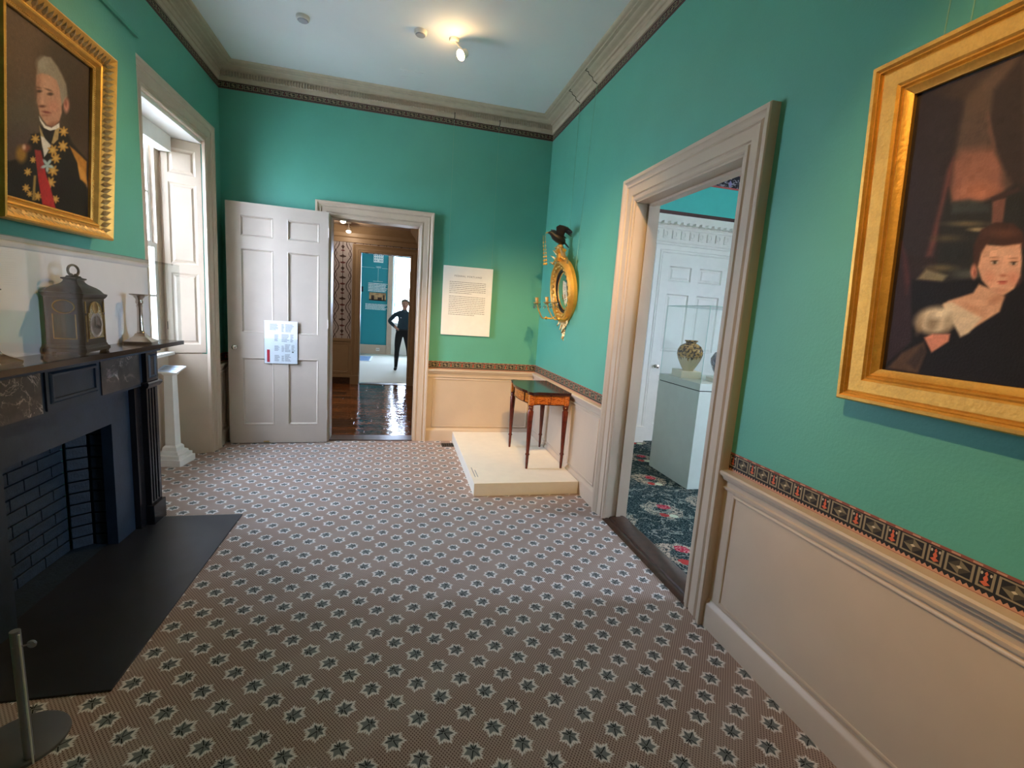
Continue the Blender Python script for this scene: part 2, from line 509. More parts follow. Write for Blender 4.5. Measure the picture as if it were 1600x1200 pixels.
    def build(self, name, mat, parent=None, smooth=None, bevel=0.0, kind=None, label=None, merge=True):
        me = bpy.data.meshes.new(name); me.from_pydata([tuple(p) for p in self.v], [], self.f)
        bm = bmesh.new(); bm.from_mesh(me)
        if merge: bmesh.ops.remove_doubles(bm, verts=bm.verts, dist=1e-5)
        bmesh.ops.recalc_face_normals(bm, faces=bm.faces)
        if bevel:
            ed = [e for e in bm.edges if len(e.link_faces) == 2 and e.calc_face_angle(0) > .5]
            bmesh.ops.bevel(bm, geom=ed, offset=bevel, segments=2, affect='EDGES', profile=.6, clamp_overlap=True)
        bm.to_mesh(me); bm.free()
        me.materials.append(mat)
        if smooth is not None:
            me.shade_smooth(); me.set_sharp_from_angle(angle=R(smooth))
        return link(name, me, parent, kind, label)
def link(name, me, parent=None, kind=None, label=None):
    o = bpy.data.objects.new(name, me); COL.objects.link(o)
    if parent is not None: o.parent = parent
    if kind: o['kind'] = kind
    if label: o['label'] = label
    return o
def thing(name, label, cat, loc=(0, 0, 0), rotz=0.0, group=None, rot=None):
    o = bpy.data.objects.new(name, None); COL.objects.link(o); o.empty_display_size = .05
    o.location = loc; o.rotation_euler = rot or (0, 0, rotz)
    o['label'] = label; o['category'] = cat
    if group: o['group'] = group
    return o
def tag(o, label, cat, group=None):
    o['label'] = label; o['category'] = cat
    if group: o['group'] = group
    return o
def struct(name, mb, mat, label=None, cat=None, smooth=None, parent=None):
    o = mb.build(name, mat, parent, smooth=smooth)
    o['kind'] = 'structure'
    if label: o['label'] = label
    if cat: o['category'] = cat
    return o
def copyobj(o, parent, loc=None, rot=None, scale=None):
    c = o.copy(); COL.objects.link(c); c.parent = parent
    if loc is not None: c.location = loc
    if rot is not None: c.rotation_euler = rot
    if scale is not None: c.scale = scale
    return c
def text_mesh(body, size, align='CENTER', extrude=.0004, spacing=1.0):
    cu = bpy.data.curves.new('lettering', 'FONT'); cu.body = body; cu.size = size
    cu.align_x = align; cu.align_y = 'CENTER'; cu.extrude = extrude; cu.space_character = spacing
    t = bpy.data.objects.new('lettering_tmp', cu); COL.objects.link(t)
    dg = bpy.context.evaluated_depsgraph_get(); dg.update()
    me = bpy.data.meshes.new_from_object(t.evaluated_get(dg))
    bpy.data.objects.remove(t); bpy.data.curves.remove(cu)
    return me
def text_part(name, body, size, mat, parent, M4, align='CENTER', spacing=1.0):
    me = text_mesh(body, size, align, spacing=spacing); me.materials.clear(); me.materials.append(mat)
    me.transform(M4)
    return link(name, me, parent)

# ================================================================== THE SETTING
XR, YB, XL, XC, ZC = 1.574, 5.258, -1.69, -1.605, 3.575       # right wall, end wall, window wall, chimney breast, ceiling
MR = lambda u, v, t: (XR - t, u, v)          # right wall: u = y, v = z, t = into the room
MK = lambda u, v, t: (u, YB - t, v)          # end wall
ML = lambda u, v, t: (XL + t, u, v)          # window wall
MC = lambda u, v, t: (XC + t, u, v)          # chimney breast

struct('floor', MB().box(-2.2, 1.60, -3.6, YB + .005, -.12, 0), CARPET, 'tan carpet with rows of grey leaves edged in white', 'floor')
struct('ceiling', MB().box(-2.2, 1.72, -3.6, 5.42, ZC, ZC + .12), CEIL, 'plain pale ceiling of the green room', 'ceiling')
RD = (2.04, 3.10, -.2, 2.31)                 # doorway to the side room
BD = (-.70, .196, -.2, 2.335)                # doorway to the hall
struct('wall_right', MB().slab(-3.6, 5.40, -.12, ZC, [RD], 0, -.146, MR), PAINT, 'green painted wall with the portrait and the cased doorway', 'wall')
struct('wall_back', MB().slab(-2.2, XR, -.12, ZC, [BD], 0, -.15, MK), PAINT, 'teal end wall with the open white door', 'wall')
WH = (3.78, 4.82, -.2, 2.77)                 # window recess
wl = MB(); wl.slab(3.60, 5.40, -.12, ZC, [WH], 0, -.46, ML); wl.slab(-3.6, 1.65, -.12, ZC, [], 0, -.46, ML)
struct('wall_left', wl, PAINT, 'teal wall around the shuttered window', 'wall')
FO = (2.20, 3.08, -.2, .84)                 # hearth opening
wc = MB(); wc.slab(1.65, 3.60, -.12, ZC, [FO], 0, -.20, MC); wc.box(-2.15, XC - .20, 1.65, 3.60, -.12, ZC)
struct('wall_chimney', wc, PAINT, 'teal chimney breast above the black mantelpiece', 'wall')
struct('wall_front', MB().box(-2.2, 1.72, -3.75, -3.6, -.12, ZC), PAINT, 'green wall closing the room on the near side', 'wall')

# cornice running round the room, with a fluted band on the end wall
loop = [(XL, -3.6), (XL, 1.65), (XC, 1.65), (XC, 3.60), (XL, 3.60), (XL, YB), (XR, YB), (XR, -3.6)]
cp = [(0, 3.436), (.014, 3.438), (.016, 3.472), (.026, 3.476), (.026, 3.512), (.040, 3.515), (.046, 3.526), (.050, 3.528), (.072, 3.531), (.088, 3.536), (.100, 3.546), (.124, 3.549), (.128, 3.556), (.142, 3.560), (.154, 3.568), (.160, ZC), (0, ZC)]
corn = MB().sweep([(x, y, 0) for x, y in loop], (0, 0, 1), cp)
corn = struct('trim_1', corn, TRIMD, 'stone coloured plaster cornice under the ceiling', 'cornice', smooth=25)
fl = MB()
x = XL + .04
while x < XR - .04:
    fl.box(x, x + .012, YB - .050, YB - .020, 3.474, 3.512); x += .025
fl.build('flute', TRIMD, corn, kind='stuff')
def strip(name, path, z0, z1, mat, label, t=.0025):
    mb = MB().sweep([(x, y, 0) for x, y in path], (0, 0, 1), [(0, z0), (t, z0), (t, z1), (0, z1)])
    return struct(name, mb, mat, label, 'border')
strip('trim_2', [(XL, 3.60), (XL, YB)], 3.372, 3.436, UB_Y, 'dark patterned paper border under the cornice beside the window')
strip('trim_3', [(XL, YB), (XR, YB)], 3.372, 3.436, UB_X, 'dark patterned paper border high on the end wall')
strip('trim_4', [(XR, YB), (XR, -3.6)], 3.372, 3.436, UB_Y, 'dark patterned paper border high on the right wall')
# dado: wainscot board, skirting, chair rail, paper border
rail_p = [(.010, .728), (.020, .730), (.022, .742), (.014, .748), (.016, .770), (.030, .778), (.034, .792), (.046, .798), (.050, .812), (.044, .820), (0, .823), (0, .728)]
base_p = [(0, 0), (.030, 0), (.030, .118), (.026, .128), (.016, .136), (.013, .145), (0, .145)]
def dado(idx, side, path, M, u0, u1, mat, where, panels):
    mb = MB().sweep([(x, y, 0) for x, y in path], (0, 0, 1), [(0, .0), (.010, .0), (.010, .80), (0, .80)])
    w = struct('trim_%d' % idx, mb, TRIM, 'stone painted wainscot board ' + where, 'wainscot')
    for a, b in panels:
        bd = MB(); loopv = [M(a, .165, .010), M(b, .165, .010), M(b, .712, .010), M(a, .712, .010)]
        N = Vector(M(0, 0, 1)) - Vector(M(0, 0, 0))
        bd.sweep(loopv, N, [(-.008, 0), (-.006, .006), (0, .009), (.006, .006), (.008, 0)], closed=True)
        bd.build('panel_bead', TRIM, w, smooth=60)
    struct('baseboard_%s' % side, MB().sweep([(x, y, 0) for x, y in path], (0, 0, 1), base_p), TRIM, 'stone painted skirting board ' + where, 'baseboard', smooth=40)
    struct('trim_%d' % (idx + 1), MB().sweep([(x, y, 0) for x, y in path], (0, 0, 1), rail_p), TRIM, 'moulded chair rail ' + where, 'chair rail', smooth=40)
    strip('trim_%d' % (idx + 2), path, .822, .910, mat, 'patterned paper border above the chair rail ' + where)
dado(5, 'right_near', [(XR, 1.875), (XR, -3.6)], MR, 0, 0, BORD_Y, 'below the large portrait', [(-.60, 1.80), (-3.5, -.75)])
dado(8, 'right_far', [(XR, YB), (XR, 3.27)], MR, 0, 0, BORD_Y, 'between the mirror table and the side doorway', [(3.36, 3.98), (4.08, 5.12)])
dado(11, 'back_right', [(.335, YB), (XR, YB)], MK, 0, 0, BORD_X, 'under the white text panel', [(.40, 1.50)])
dado(14, 'back_left', [(XL, YB), (-.835, YB)], MK, 0, 0, BORD_X, 'behind the open white door', [(-1.62, -.9)])
dado(17, 'left_far', [(XL, 5.0), (XL, YB)], ML, 0, 0, BORD_Y, 'in the corner by the window', [(5.04, 5.2)])

# door casings
cas_p = lambda w: [(0, 0), (0, .024), (w * .06, .030), (w * .16, .030), (w * .20, .022), (w * .24, .022), (w * .27, .030), (w * .60, .034), (w * .64, .042), (w * .70, .034), (w * .76, .036), (w * .86, .050), (w * .97, .052), (w, .046), (w, 0)]
def casing(name, p, N, w, mat, label):
    return struct(name, MB().sweep(p, N, cas_p(w)), mat, label, 'door casing', smooth=30)
casing('trim_20', [MR(RD[0], 0, 0), MR(RD[0], RD[3], 0), MR(RD[1], RD[3], 0), MR(RD[1], 0, 0)], (-1, 0, 0), .165, TRIM, 'stone painted moulded casing of the side doorway')
casing('trim_21', [MK(BD[1], 0, 0), MK(BD[1], BD[3], 0), MK(BD[0], BD[3], 0), MK(BD[0], 0, 0)], (0, -1, 0), .138, TRIM, 'stone painted moulded casing of the hall doorway')
casing('trim_22', [ML(WH[1], 0, 0), ML(WH[1], WH[3], 0), ML(WH[0], WH[3], 0), ML(WH[0], 0, 0)], (1, 0, 0), .168, TRIM, 'moulded casing around the window recess')
# jamb linings
def lining(name, y0, y1, z1, x0, x1, label):
    mb = MB(); mb.box(x0, x1, y0 - .001, y0 + .012, 0, z1); mb.box(x0, x1, y1 - .012, y1 + .001, 0, z1); mb.box(x0, x1, y0, y1, z1 - .012, z1 + .001)
    st = (x0 + x1) / 2
    mb.box(st, st + .035, y0, y0 + .026, 0, z1); mb.box(st, st + .035, y1 - .026, y1, 0, z1); mb.box(st, st + .035, y0, y1, z1 - .026, z1)
    return struct(name, mb, TRIM, label, 'door lining')
lining('trim_23', RD[0], RD[1], RD[3], XR - .02, 1.735, 'pale jamb lining inside the side doorway')
mb = MB(); mb.box(BD[0] - .001, BD[0] + .012, YB - .02, 5.415, 0, BD[3]); mb.box(BD[1] - .012, BD[1] + .001, YB - .02, 5.415, 0, BD[3]); mb.box(BD[0], BD[1], YB - .02, 5.415, BD[3] - .012, BD[3])
struct('trim_24', mb, TRIM, 'pale jamb lining inside the hall doorway', 'door lining')
# thresholds
th = MB().sweep([(1.545, 1.95, 0), (1.545, 3.18, 0)], (0, 0, 1), [(0, 0), (.012, .012), (.03, .017), (.05, .012), (.055, .022), (.09, .028), (.16, .028), (.18, .02), (.20, 0)])
struct('trim_25', th, DARKW, 'worn dark wooden sill of the side doorway', 'threshold', smooth=40)
struct('trim_26', MB().box(BD[0] + .01, BD[1] - .01, YB - .035, 5.42, 0, .012), DARKW, 'dark wooden sill of the hall doorway', 'threshold')

# picture rail and white panel on the chimney breast
prl = MB().sweep([(XC, 1.65, 0), (XC, 3.615, 0)], (0, 0, 1), [(0, 2.992), (.016, 2.992), (.024, 3.004), (.024, 3.020), (0, 3.026)])
struct('trim_27', prl, PAINT, 'green painted picture rail high on the chimney breast', 'picture rail')
wp = MB(); wp.box(XC - .001, XC + .010, 1.68, 3.598, 1.158, 1.628)
wpo = struct('trim_28', wp, WHITEP, 'white painted board behind the mantel display', 'wall panel')
cap = MB().sweep([(XC, 1.68, 0), (XC, 3.599, 0)], (0, 0, 1), [(0, 1.624), (.012, 1.624), (.020, 1.632), (.022, 1.648), (.012, 1.654), (0, 1.654)])
cap.build('panel_cap', WHITEP, wpo, smooth=40)

# ------------------------------------------------------------------ window with splayed shutters
w1 = bpy.data.objects.new('window_1', None); COL.objects.link(w1); w1['kind'] = 'structure'
w1['label'] = 'tall sash window in a splayed recess with folded panelled shutters'; w1['category'] = 'window'
AX, AY, BX, BY = XL - .0, 4.82, -1.955, 4.70           # splayed jamb, far side (room edge -> sash edge)
CY = (WH[0] + WH[1]) / 2
def jamb(sgn, z0, z1):
    a, b = (AY, BY) if sgn > 0 else (2 * CY - AY, 2 * CY - BY)
    return [(AX, a), (BX, b), (BX - .03, b), (BX - .03, a), (AX, a)][:4]
for s in (1, -1):
    mb = MB(); mb.prism(jamb(s, 0, 0), 0, .935)
    mb.build('lower_jamb', TRIM, w1)
    mb = MB(); mb.prism(jamb(s, 0, 0), 2.742, WH[3]); mb.build('jamb_head', TRIM, w1)
    # the shutter leaf lies in the splay, a boxed lining behind it
    a, b = (AY, BY) if s > 0 else (2 * CY - AY, 2 * CY - BY)
    MB().prism([(AX - .040, a + s * .001), (BX - .002, b + s * .024), (-2.148, b + s * .024), (-2.148, a + s * .001)], 0, WH[3]).build('shutter_box', TRIM, w1)
    A = Vector((AX - .004, a, 0)); B = Vector((BX, b, 0)); D = (B - A); L = D.length; D.normalize()
    N = Vector((D.y, -D.x, 0)); N = N if (N.y < 0) == (s > 0) else -N
    MS = lambda u, v, t: tuple(A + D * u + N * t + Vector((0, 0, v)))
    pans = [(.045, L - .045, 2.46, 2.665), (.045, L - .045, 1.72, 2.39), (.045, L - .045, 1.02, 1.64)]
    sh = MB().slab(.004, L - .004, .945, 2.738, pans, -.022, .004, MS).build('shutter', TRIM, w1)
    for p in pans:
        MB().rings(*p, [(0, .004), (.012, -.006), (.020, -.006), (.034, .001), (.036, .001)], MS).build('shutter_panel', TRIM, sh)
    MB().lathe([(.004, 0), (.004, .07)], MS(L - .006, 1.15, .004), 8).build('hinge', IRON, sh)
mb = MB(); mb.prism([(AX, WH[0]), (AX, WH[1]), (BX, BY), (BX, 2 * CY - BY)], 2.742, WH[3] + .001)
mb.build('soffit', WHITE, w1)
y0w, y1w = 2 * CY - BY, BY
mb = MB(); mb.box(BX - .03, BX, y0w, y1w, 0, .93); mb.box(BX, BX + .012, y0w, y1w, 0, .12)
mb.build('under_sill_panel', TRIM, w1)
MB().box(BX - .12, BX + .05, y0w - .01, y1w + .01, .93, .957).build('window_sill', WHITE, w1, bevel=.004)
fr = MB().slab(y0w - .12, y1w + .12, .93, WH[3], [(y0w + .06, y1w - .06, .99, 2.69)], 0, -.05, lambda u, v, t: (BX - .02 + t, u, v))
fr.build('sash_box', TRIM, w1)
def sash(name, xo, z0, z1):
    ya, yb = y0w + .06, y1w - .06
    cols, rows = 3, 2
    holes = []
    gy0, gy1, gz0, gz1 = ya + .045, yb - .045, z0 + .05, z1 - .035
    cw, rh = (gy1 - gy0) / cols, (gz1 - gz0) / rows
    for i in range(cols):
        for j in range(rows):
            holes.append((gy0 + i * cw + .009 * (i > 0), gy0 + (i + 1) * cw - .009 * (i < cols - 1), gz0 + j * rh + .009 * (j > 0), gz0 + (j + 1) * rh - .009 * (j < rows - 1)))
    Mx = lambda u, v, t: (xo + t, u, v)
    s_ = MB().slab(ya, yb, z0, z1, holes, 0, -.035, Mx).build(name, WHITE, w1)
    for h in holes:
        MB().slab(h[0], h[1], h[2], h[3], [], -.016, -.019, Mx).build('pane', GLASS, s_)
sash('upper_sash', BX - .055, 1.83, 2.69); sash('lower_sash', BX - .025, .99, 1.865)
bl = MB().box(BX - .01, BX + .085, y0w + .005, y1w - .005, 2.615, 2.741); bl.build('blind_box', WHITE, w1, bevel=.004)
# paving outside, which throws daylight up into the rooms
struct('ground', MB().box(-60, 60, -40, 70, -1.3, -1.2), PAVE, 'pale paving outside the windows', 'ground')

# ------------------------------------------------------------------ hall beyond the open door
HY0, HY1, HXL, HXR, HZ = 5.415, 9.02, -2.0, .31, 2.80
fh = struct('floor_hall', MB().box(HXL, HXR, HY0 - .01, HY1 + .12, -.12, -.012), DARKW, 'glossy dark board floor of the hall', 'floor')
y = HY0; bw = .138; k = 0
me_cache = {}
while y < HY1 + .11:
    x = HXL
    while x < HXR - .01:
        ln = random.choice((.55, .75, .95, 1.2)); ln = min(ln, HXR - x)
        if HXR - (x + ln) < .2: ln = HXR - x
        key = round(ln, 3)
        if key not in me_cache:
            o = MB().box(0, ln - .003, 0, bw - .003, -.012, 0).build('floorboard', BOARD, fh, bevel=.0015); me_cache[key] = o.data
        else: o = link('floorboard', me_cache[key], fh)
        o.location = (x, y, random.uniform(-.0008, .0008)); x += ln
    y += bw
FD = (-.69, .186, -.2, 2.37)
Mh = lambda u, v, t: (u, HY1 - t, v)
struct('wall_hall_end', MB().slab(HXL, HXR + .1, -.1, HZ, [FD], 0, -.12, Mh), WALLP, 'hall wall papered with dark figured columns', 'wall')
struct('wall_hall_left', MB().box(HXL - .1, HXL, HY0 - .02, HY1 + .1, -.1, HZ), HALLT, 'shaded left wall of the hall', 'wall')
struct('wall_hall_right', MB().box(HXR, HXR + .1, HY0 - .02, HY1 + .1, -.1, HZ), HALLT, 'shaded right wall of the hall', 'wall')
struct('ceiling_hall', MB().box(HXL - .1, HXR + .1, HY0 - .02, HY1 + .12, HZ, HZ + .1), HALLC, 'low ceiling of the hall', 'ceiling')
hc = [(0, 2.52), (.02, 2.525), (.025, 2.60), (.05, 2.62), (.06, 2.68), (.12, 2.74), (.15, 2.78), (.15, HZ), (0, HZ)]
struct('trim_29', MB().sweep([(HXL, HY0, 0), (HXL, HY1, 0), (HXR, HY1, 0), (HXR, HY0, 0)], (0, 0, 1), hc), HALLT, 'brown painted cornice of the hall', 'cornice', smooth=30)
casing('trim_30', [Mh(FD[1], 0, 0), Mh(FD[1], FD[3], 0), Mh(FD[0], FD[3], 0), Mh(FD[0], 0, 0)], (0, -1, 0), .135, HALLT, 'brown painted casing of the far doorway')
for xx in (FD[0] - .145, FD[1] - .004):
    o = struct('trim_31' if xx < -.5 else 'trim_32', MB().box(xx, xx + .15, HY1 - .062, HY1, 0, .16), HALLT, 'plinth block at the foot of the far casing, ' + ('left side' if xx < -.5 else 'right side'), 'plinth block')
hd = MB().box(HXL, FD[0] - .135, HY1 - .012, HY1, 0, .80)
hd = struct('trim_33', hd, HALLT, 'brown wainscot below the hall wallpaper', 'wainscot')
bd = MB().sweep([Mh(-1.75, .22, .012), Mh(-.90, .22, .012), Mh(-.87, .25, .012), Mh(-.87, .70, .012), Mh(-.90, .73, .012), Mh(-1.75, .73, .012)], (0, -1, 0), [(-.008, 0), (0, .008), (.008, 0)], closed=True)
bd.build('panel_bead', HALLT, hd)
MB().box(HXL, FD[0] - .135, HY1 - .03, HY1, .78, .83).build('hall_rail', HALLT, hd)
MB().box(HXL, FD[0] - .135, HY1 - .03, HY1, .12, .16).build('hall_base_cap', HALLT, hd)
MB().box(HXL, FD[0] - .135, HY1 - .026, HY1, 0, .12).build('hall_skirting', DARKW, hd)
MB().box(FD[0], FD[1], HY1 - .02, HY1 + .12, -.002, .008).build('far_sill', DARKW, fh)
mb = MB(); mb.box(FD[0] - .001, FD[0] + .01, HY1, HY1 + .12, 0, FD[3]); mb.box(FD[1] - .01, FD[1] + .001, HY1, HY1 + .12, 0, FD[3])
struct('trim_34', mb, HALLT, 'jamb lining of the far doorway', 'door lining')

# ------------------------------------------------------------------ far room with the printed timeline wall
TY0, TY1, TZ = 9.14, 14.60, 3.5
struct('floor_far', MB().box(-3.2, 2.2, HY1 + .115, TY1 + .3, -.12, 0), CREAMC, 'cream carpet of the far room', 'floor')
TW = [(-.20, 1.00, .95, 2.95)]
struct('wall_far_end', MB().slab(-3.2, 2.2, -.1, TZ, TW, 0, -.3, lambda u, v, t: (u, TY1 - t, v)), TEALP, 'teal printed wall at the end of the far room', 'wall')
struct('wall_far_left', MB().box(-3.3, -3.2, TY0 - .02, TY1 + .3, -.1, TZ), WHITE, 'white left wall of the far room', 'wall')
struct('wall_far_right', MB().box(2.2, 2.3, TY0 - .02, TY1 + .3, -.1, TZ), WHITE, 'white right wall of the far room', 'wall')
m2 = MB(); m2.box(-3.2, HXL - .1, TY0 - .02, TY0, -.1, TZ); m2.box(HXR + .1, 2.2, TY0 - .02, TY0, -.1, TZ); m2.box(HXL - .1, HXR + .1, TY0 - .02, TY0, HZ, TZ)
struct('wall_far_near', m2, WHITE, 'white near wall of the far room beside its doorway', 'wall')
struct('ceiling_far', MB().box(-3.3, 2.3, TY0 - .02, TY1 + .3, TZ, TZ + .1), WHITE, 'white ceiling of the far room', 'ceiling')
struct('baseboard_far', MB().box(-1.3, -.34, TY1 - .02, TY1, 0, .27), TRIM, 'tall pale skirting under the teal printed wall', 'baseboard')
Mt = lambda u, v, t: (u, TY1 - t, v)
for n, (a, b, c, d) in enumerate(TW):
    w = bpy.data.objects.new('window_%d' % (n + 2), None); COL.objects.link(w); w['kind'] = 'structure'; w['category'] = 'window'
    w['label'] = 'bright tall window behind the standing person'
    MB().sweep([Mt(b, 0, 0), Mt(b, d, 0), Mt(a, d, 0), Mt(a, 0, 0)], (0, -1, 0), cas_p(.14)).build('window_casing', TRIM, w)
    MB().box(a, b, TY1 - .012, TY1 + .28, .0, .93).build('under_sill_panel', WHITE, w)
    MB().box(a - .02, b + .02, TY1 - .04, TY1 + .2, .93, .96).build('window_sill', WHITE, w)
    Mo = lambda u, v, t: (u, TY1 + .24 + t, v)
    cols, rows = 2, 4; holes = []
    for i in range(cols):
        for j in range(rows):
            holes.append((a + .06 + i * (b - a - .12) / cols + .014, a + .06 + (i + 1) * (b - a - .12) / cols - .014, 1.0 + j * 1.9 / rows + .014, 1.0 + (j + 1) * 1.9 / rows - .014))
    s_ = MB().slab(a, b, .95, d, holes, 0, .04, Mo).build('sash', WHITE, w)
    for h in holes: MB().slab(*h, [], .018, .022, Mo).build('pane', GLASS, s_)
    s2 = MB().slab(.0, .22, .97, d - .02, [(.04, .18, 2.45, 2.85), (.04, .18, 1.7, 2.38), (.04, .18, 1.05, 1.62)], 0, .02, lambda u, v, t: (a + .012 + u * .35 + t, TY1 + .01 + u, v)).build('shutter', WHITE, w)

# ------------------------------------------------------------------ side room seen through the cased doorway
SY = 5.25; SX1 = 6.0; SZ = 3.55
struct('floor_side', MB().box(1.60, SX1, .4, SY + .1, -.12, 0.002), FLORAL, 'dark green carpet with cream and red flowers', 'floor')
struct('wall_side_back', MB().box(1.72, SX1 + .1, SY, SY + .15, -.1, SZ), SIDET, 'bright teal wall above the white overdoor', 'wall')
struct('wall_side_front', MB().box(1.72, SX1 + .1, .3, .4, -.1, SZ), BLUEW, 'near wall of the side room', 'wall')
SWH = (.8, 1.9, .9, 2.8)
struct('wall_side_right', MB().slab(.3, SY + .15, -.1, SZ, [SWH], 0, .15, lambda u, v, t: (SX1 + t, u, v)), BLUEW, 'window wall of the side room', 'wall')
struct('ceiling_side', MB().box(1.72, SX1 + .1, .3, SY + .15, SZ, SZ + .1), CEIL, 'white ceiling of the side room', 'ceiling')
w4 = bpy.data.objects.new('window_3', None); COL.objects.link(w4); w4['kind'] = 'structure'; w4['category'] = 'window'; w4['label'] = 'window lighting the side room'
sh_ = [(.84 + i * .34 + .01, .84 + (i + 1) * .34 - .01, .94 + j * .455 + .01, .94 + (j + 1) * .455 - .01) for i in range(3) for j in range(4)]
s_ = MB().slab(*SWH, sh_, .08, .12, lambda u, v, t: (SX1 + t, u, v)).build('sash', WHITE, w4)
for h in sh_: MB().slab(*h, [], .098, .102, lambda u, v, t: (SX1 + t, u, v)).build('pane', GLASS, s_)

# ================================================================== FIREPLACE
fp = thing('fireplace_mantel', 'black and blue-black mantelpiece with marble frieze panels around a brick hearth', 'fireplace', (XC, 2.645, 0))
MF = lambda u, v, t: (t, u - 2.645, v)                      # u = world y, t = out from the breast
def fbox(mb, y0, y1, z0, z1, t0, t1): return mb.box(t0, t1, y0 - 2.645, y1 - 2.645, z0, z1)
yc = 2.645
shelf = MB().prism([(1.69 - yc, .002), (3.60 - yc, .002), (3.60 - yc, .20), (3.592 - yc, .207), (1.698 - yc, .207), (1.69 - yc, .20)], 1.138, 1.163, lambda u, v, t: (v, u, t))
shelf.build('mantel_shelf', SHELFM, fp)
MB().sweep([(.0, 1.80 - yc, 0), (.118, 1.80 - yc, 0), (.118, 3.43 - yc, 0), (.0, 3.43 - yc, 0)], (0, 0, 1), [(0, 1.106), (.012, 1.108), (.014, 1.118), (.03, 1.124), (.045, 1.138), (0, 1.138)]).build('bed_moulding', BLUEBLK, fp, smooth=30)
fbox(MB(), 1.83, 3.42, .905, 1.107, .002, .100).build('frieze', BLUEBLK, fp)
for a, b in ((2.86, 3.235), (2.055, 2.43)):
    fbox(MB(), a, b, .922, 1.100, .099, .106).build('marble_panel', MARBLE, fp)
tb = fbox(MB(), 2.455, 2.835, .925, 1.103, .099, .108).build('tablet', BLUEBLK, fp)
MB().sweep([MF(2.485, .965, .108), MF(2.805, .965, .108), MF(2.805, 1.088, .108), MF(2.485, 1.088, .108)], (1, 0, 0), [(-.012, 0), (-.010, .008), (0, .010), (.008, .004), (.010, 0)], closed=True).build('tablet_moulding', BLUEBLK, tb, smooth=40)
for s in (0, 1):
    ya, yb = (3.262, 3.42) if s == 0 else (1.87, 2.028)
    pl = fbox(MB(), ya + .012, yb - .012, .125, .925, .0, .120).build('pilaster', BLACKM, fp, bevel=.003)
    for i in range(3):
        fbox(MB(), ya + .034 + i * .034, ya + .050 + i * .034, .15, .88, .119, .125).build('reed', BLACKM, pl, bevel=.003)
    fbox(MB(), ya, yb, 0, .132, .0, .135).build('plinth_block', BLACKM, pl, bevel=.003)
    MB().sweep([(.0, ya + .01 - yc, 0), (.122, ya + .01 - yc, 0), (.122, yb - .01 - yc, 0), (0, yb - .01 - yc, 0)], (0, 0, 1), [(0, .888), (.008, .890), (.018, .905), (.020, .918), (.012, .926), (0, .928)]).build('capital', BLACKM, pl, smooth=30)
    kb = fbox(MB(), ya + .010, yb - .010, .928, 1.106, .0, .126).build('end_block', BLACKM, pl, bevel=.002)
    MB().sweep([MF(ya + .045, .955, .126), MF(yb - .045, .955, .126), MF(yb - .045, 1.085, .126), MF(ya + .045, 1.085, .126)], (1, 0, 0), [(-.008, 0), (0, .007), (.008, 0)], closed=True).build('block_moulding', BLUEBLK, kb)
    yi0, yi1 = (3.205, 3.272) if s == 0 else (2.018, 2.085)
    fbox(MB(), yi0, yi1, 0, .905, .0, .088).build('inner_slip', BLACKM, fp, bevel=.002)
MB().slab(2.08, 3.21, .0, .906, [(2.262, 3.02, -.1, .728)], .002, .055, MF).build('facing', BLUEBLK, fp)
# brick lining, every brick a piece
fbx = MB()
fbx.box(-.150 - .035, -.150 - .012, 2.40 - yc, 2.965 - yc, 0, .85)
for ya_, yb_ in ((3.043, 3.078), (2.205, 2.246)): fbx.box(-.19, -.001, ya_ - yc, yb_ - yc, 0, .83)
lin_o = fbx.build('firebox_back', BLUEBRICK, fp)
MB().box(-.19, -.001, 2.21 - yc, 3.07 - yc, .80, .835).build('firebox_throat', SHADOWG, fp)
MB().box(-.19, .055, 2.21 - yc, 3.07 - yc, .0, .006).build('firebox_floor', BLUEBRICK, fp)
def brick(w):
    return MB().box(.002, w - .004, -.012, .0, .002, .060)
bm_full = brick(.19).build('brick', BLUEBRICK, fp, bevel=.003); bm_half = brick(.095).build('brick', BLUEBRICK, fp, bevel=.003)
first = {id(bm_full): True, id(bm_half): True}
def lay(o, loc, rz):
    if first.get(id(o)):
        first[id(o)] = False; o.location = loc; o.rotation_euler = (0, 0, rz); return
    copyobj(o, fp, loc, (0, 0, rz))
def wall_bricks(p0, p1):
    p0, p1 = Vector((*p0, 0)), Vector((*p1, 0)); L = (p1 - p0).length; d = (p1 - p0) / L; rz = math.atan2(d.y, d.x)
    for r in range(12):
        u = -.0; odd = r % 2
        if odd and L > .15: seq = [.095]
        else: seq = []
        while sum(seq) + .19 <= L + .02: seq.append(.19)
        if sum(seq) + .06 <= L: seq.append(.095)
        for w in seq:
            lay(bm_full if w > .1 else bm_half, tuple(p0 + d * u + Vector((0, 0, .006 + r * .066))), rz); u += w
wall_bricks((-.150, 2.965 - yc), (-.150, 2.33 - yc))
wall_bricks((-.072, 3.03 - yc), (-.150, 2.965 - yc))
wall_bricks((.030, 3.03 - yc), (-.072, 3.03 - yc))
wall_bricks((-.150, 2.325 - yc), (-.072, 2.26 - yc))
wall_bricks((-.072, 2.26 - yc), (.030, 2.26 - yc))
hs = MB().box(XC + .002, -1.00, 1.845, 3.385, 0, .008)
tag(hs.build('hearth_slab', SLATE, bevel=.002), 'black slate hearth slab set into the carpet before the fireplace', 'hearth')

# ------------------------------------------------------------------ things on the mantel shelf
ZS = 1.1635
ck = thing('bracket_clock', 'small dark bracket clock with domed top and ring handle on the mantel', 'clock', (-1.514, 2.722, ZS), R(6))
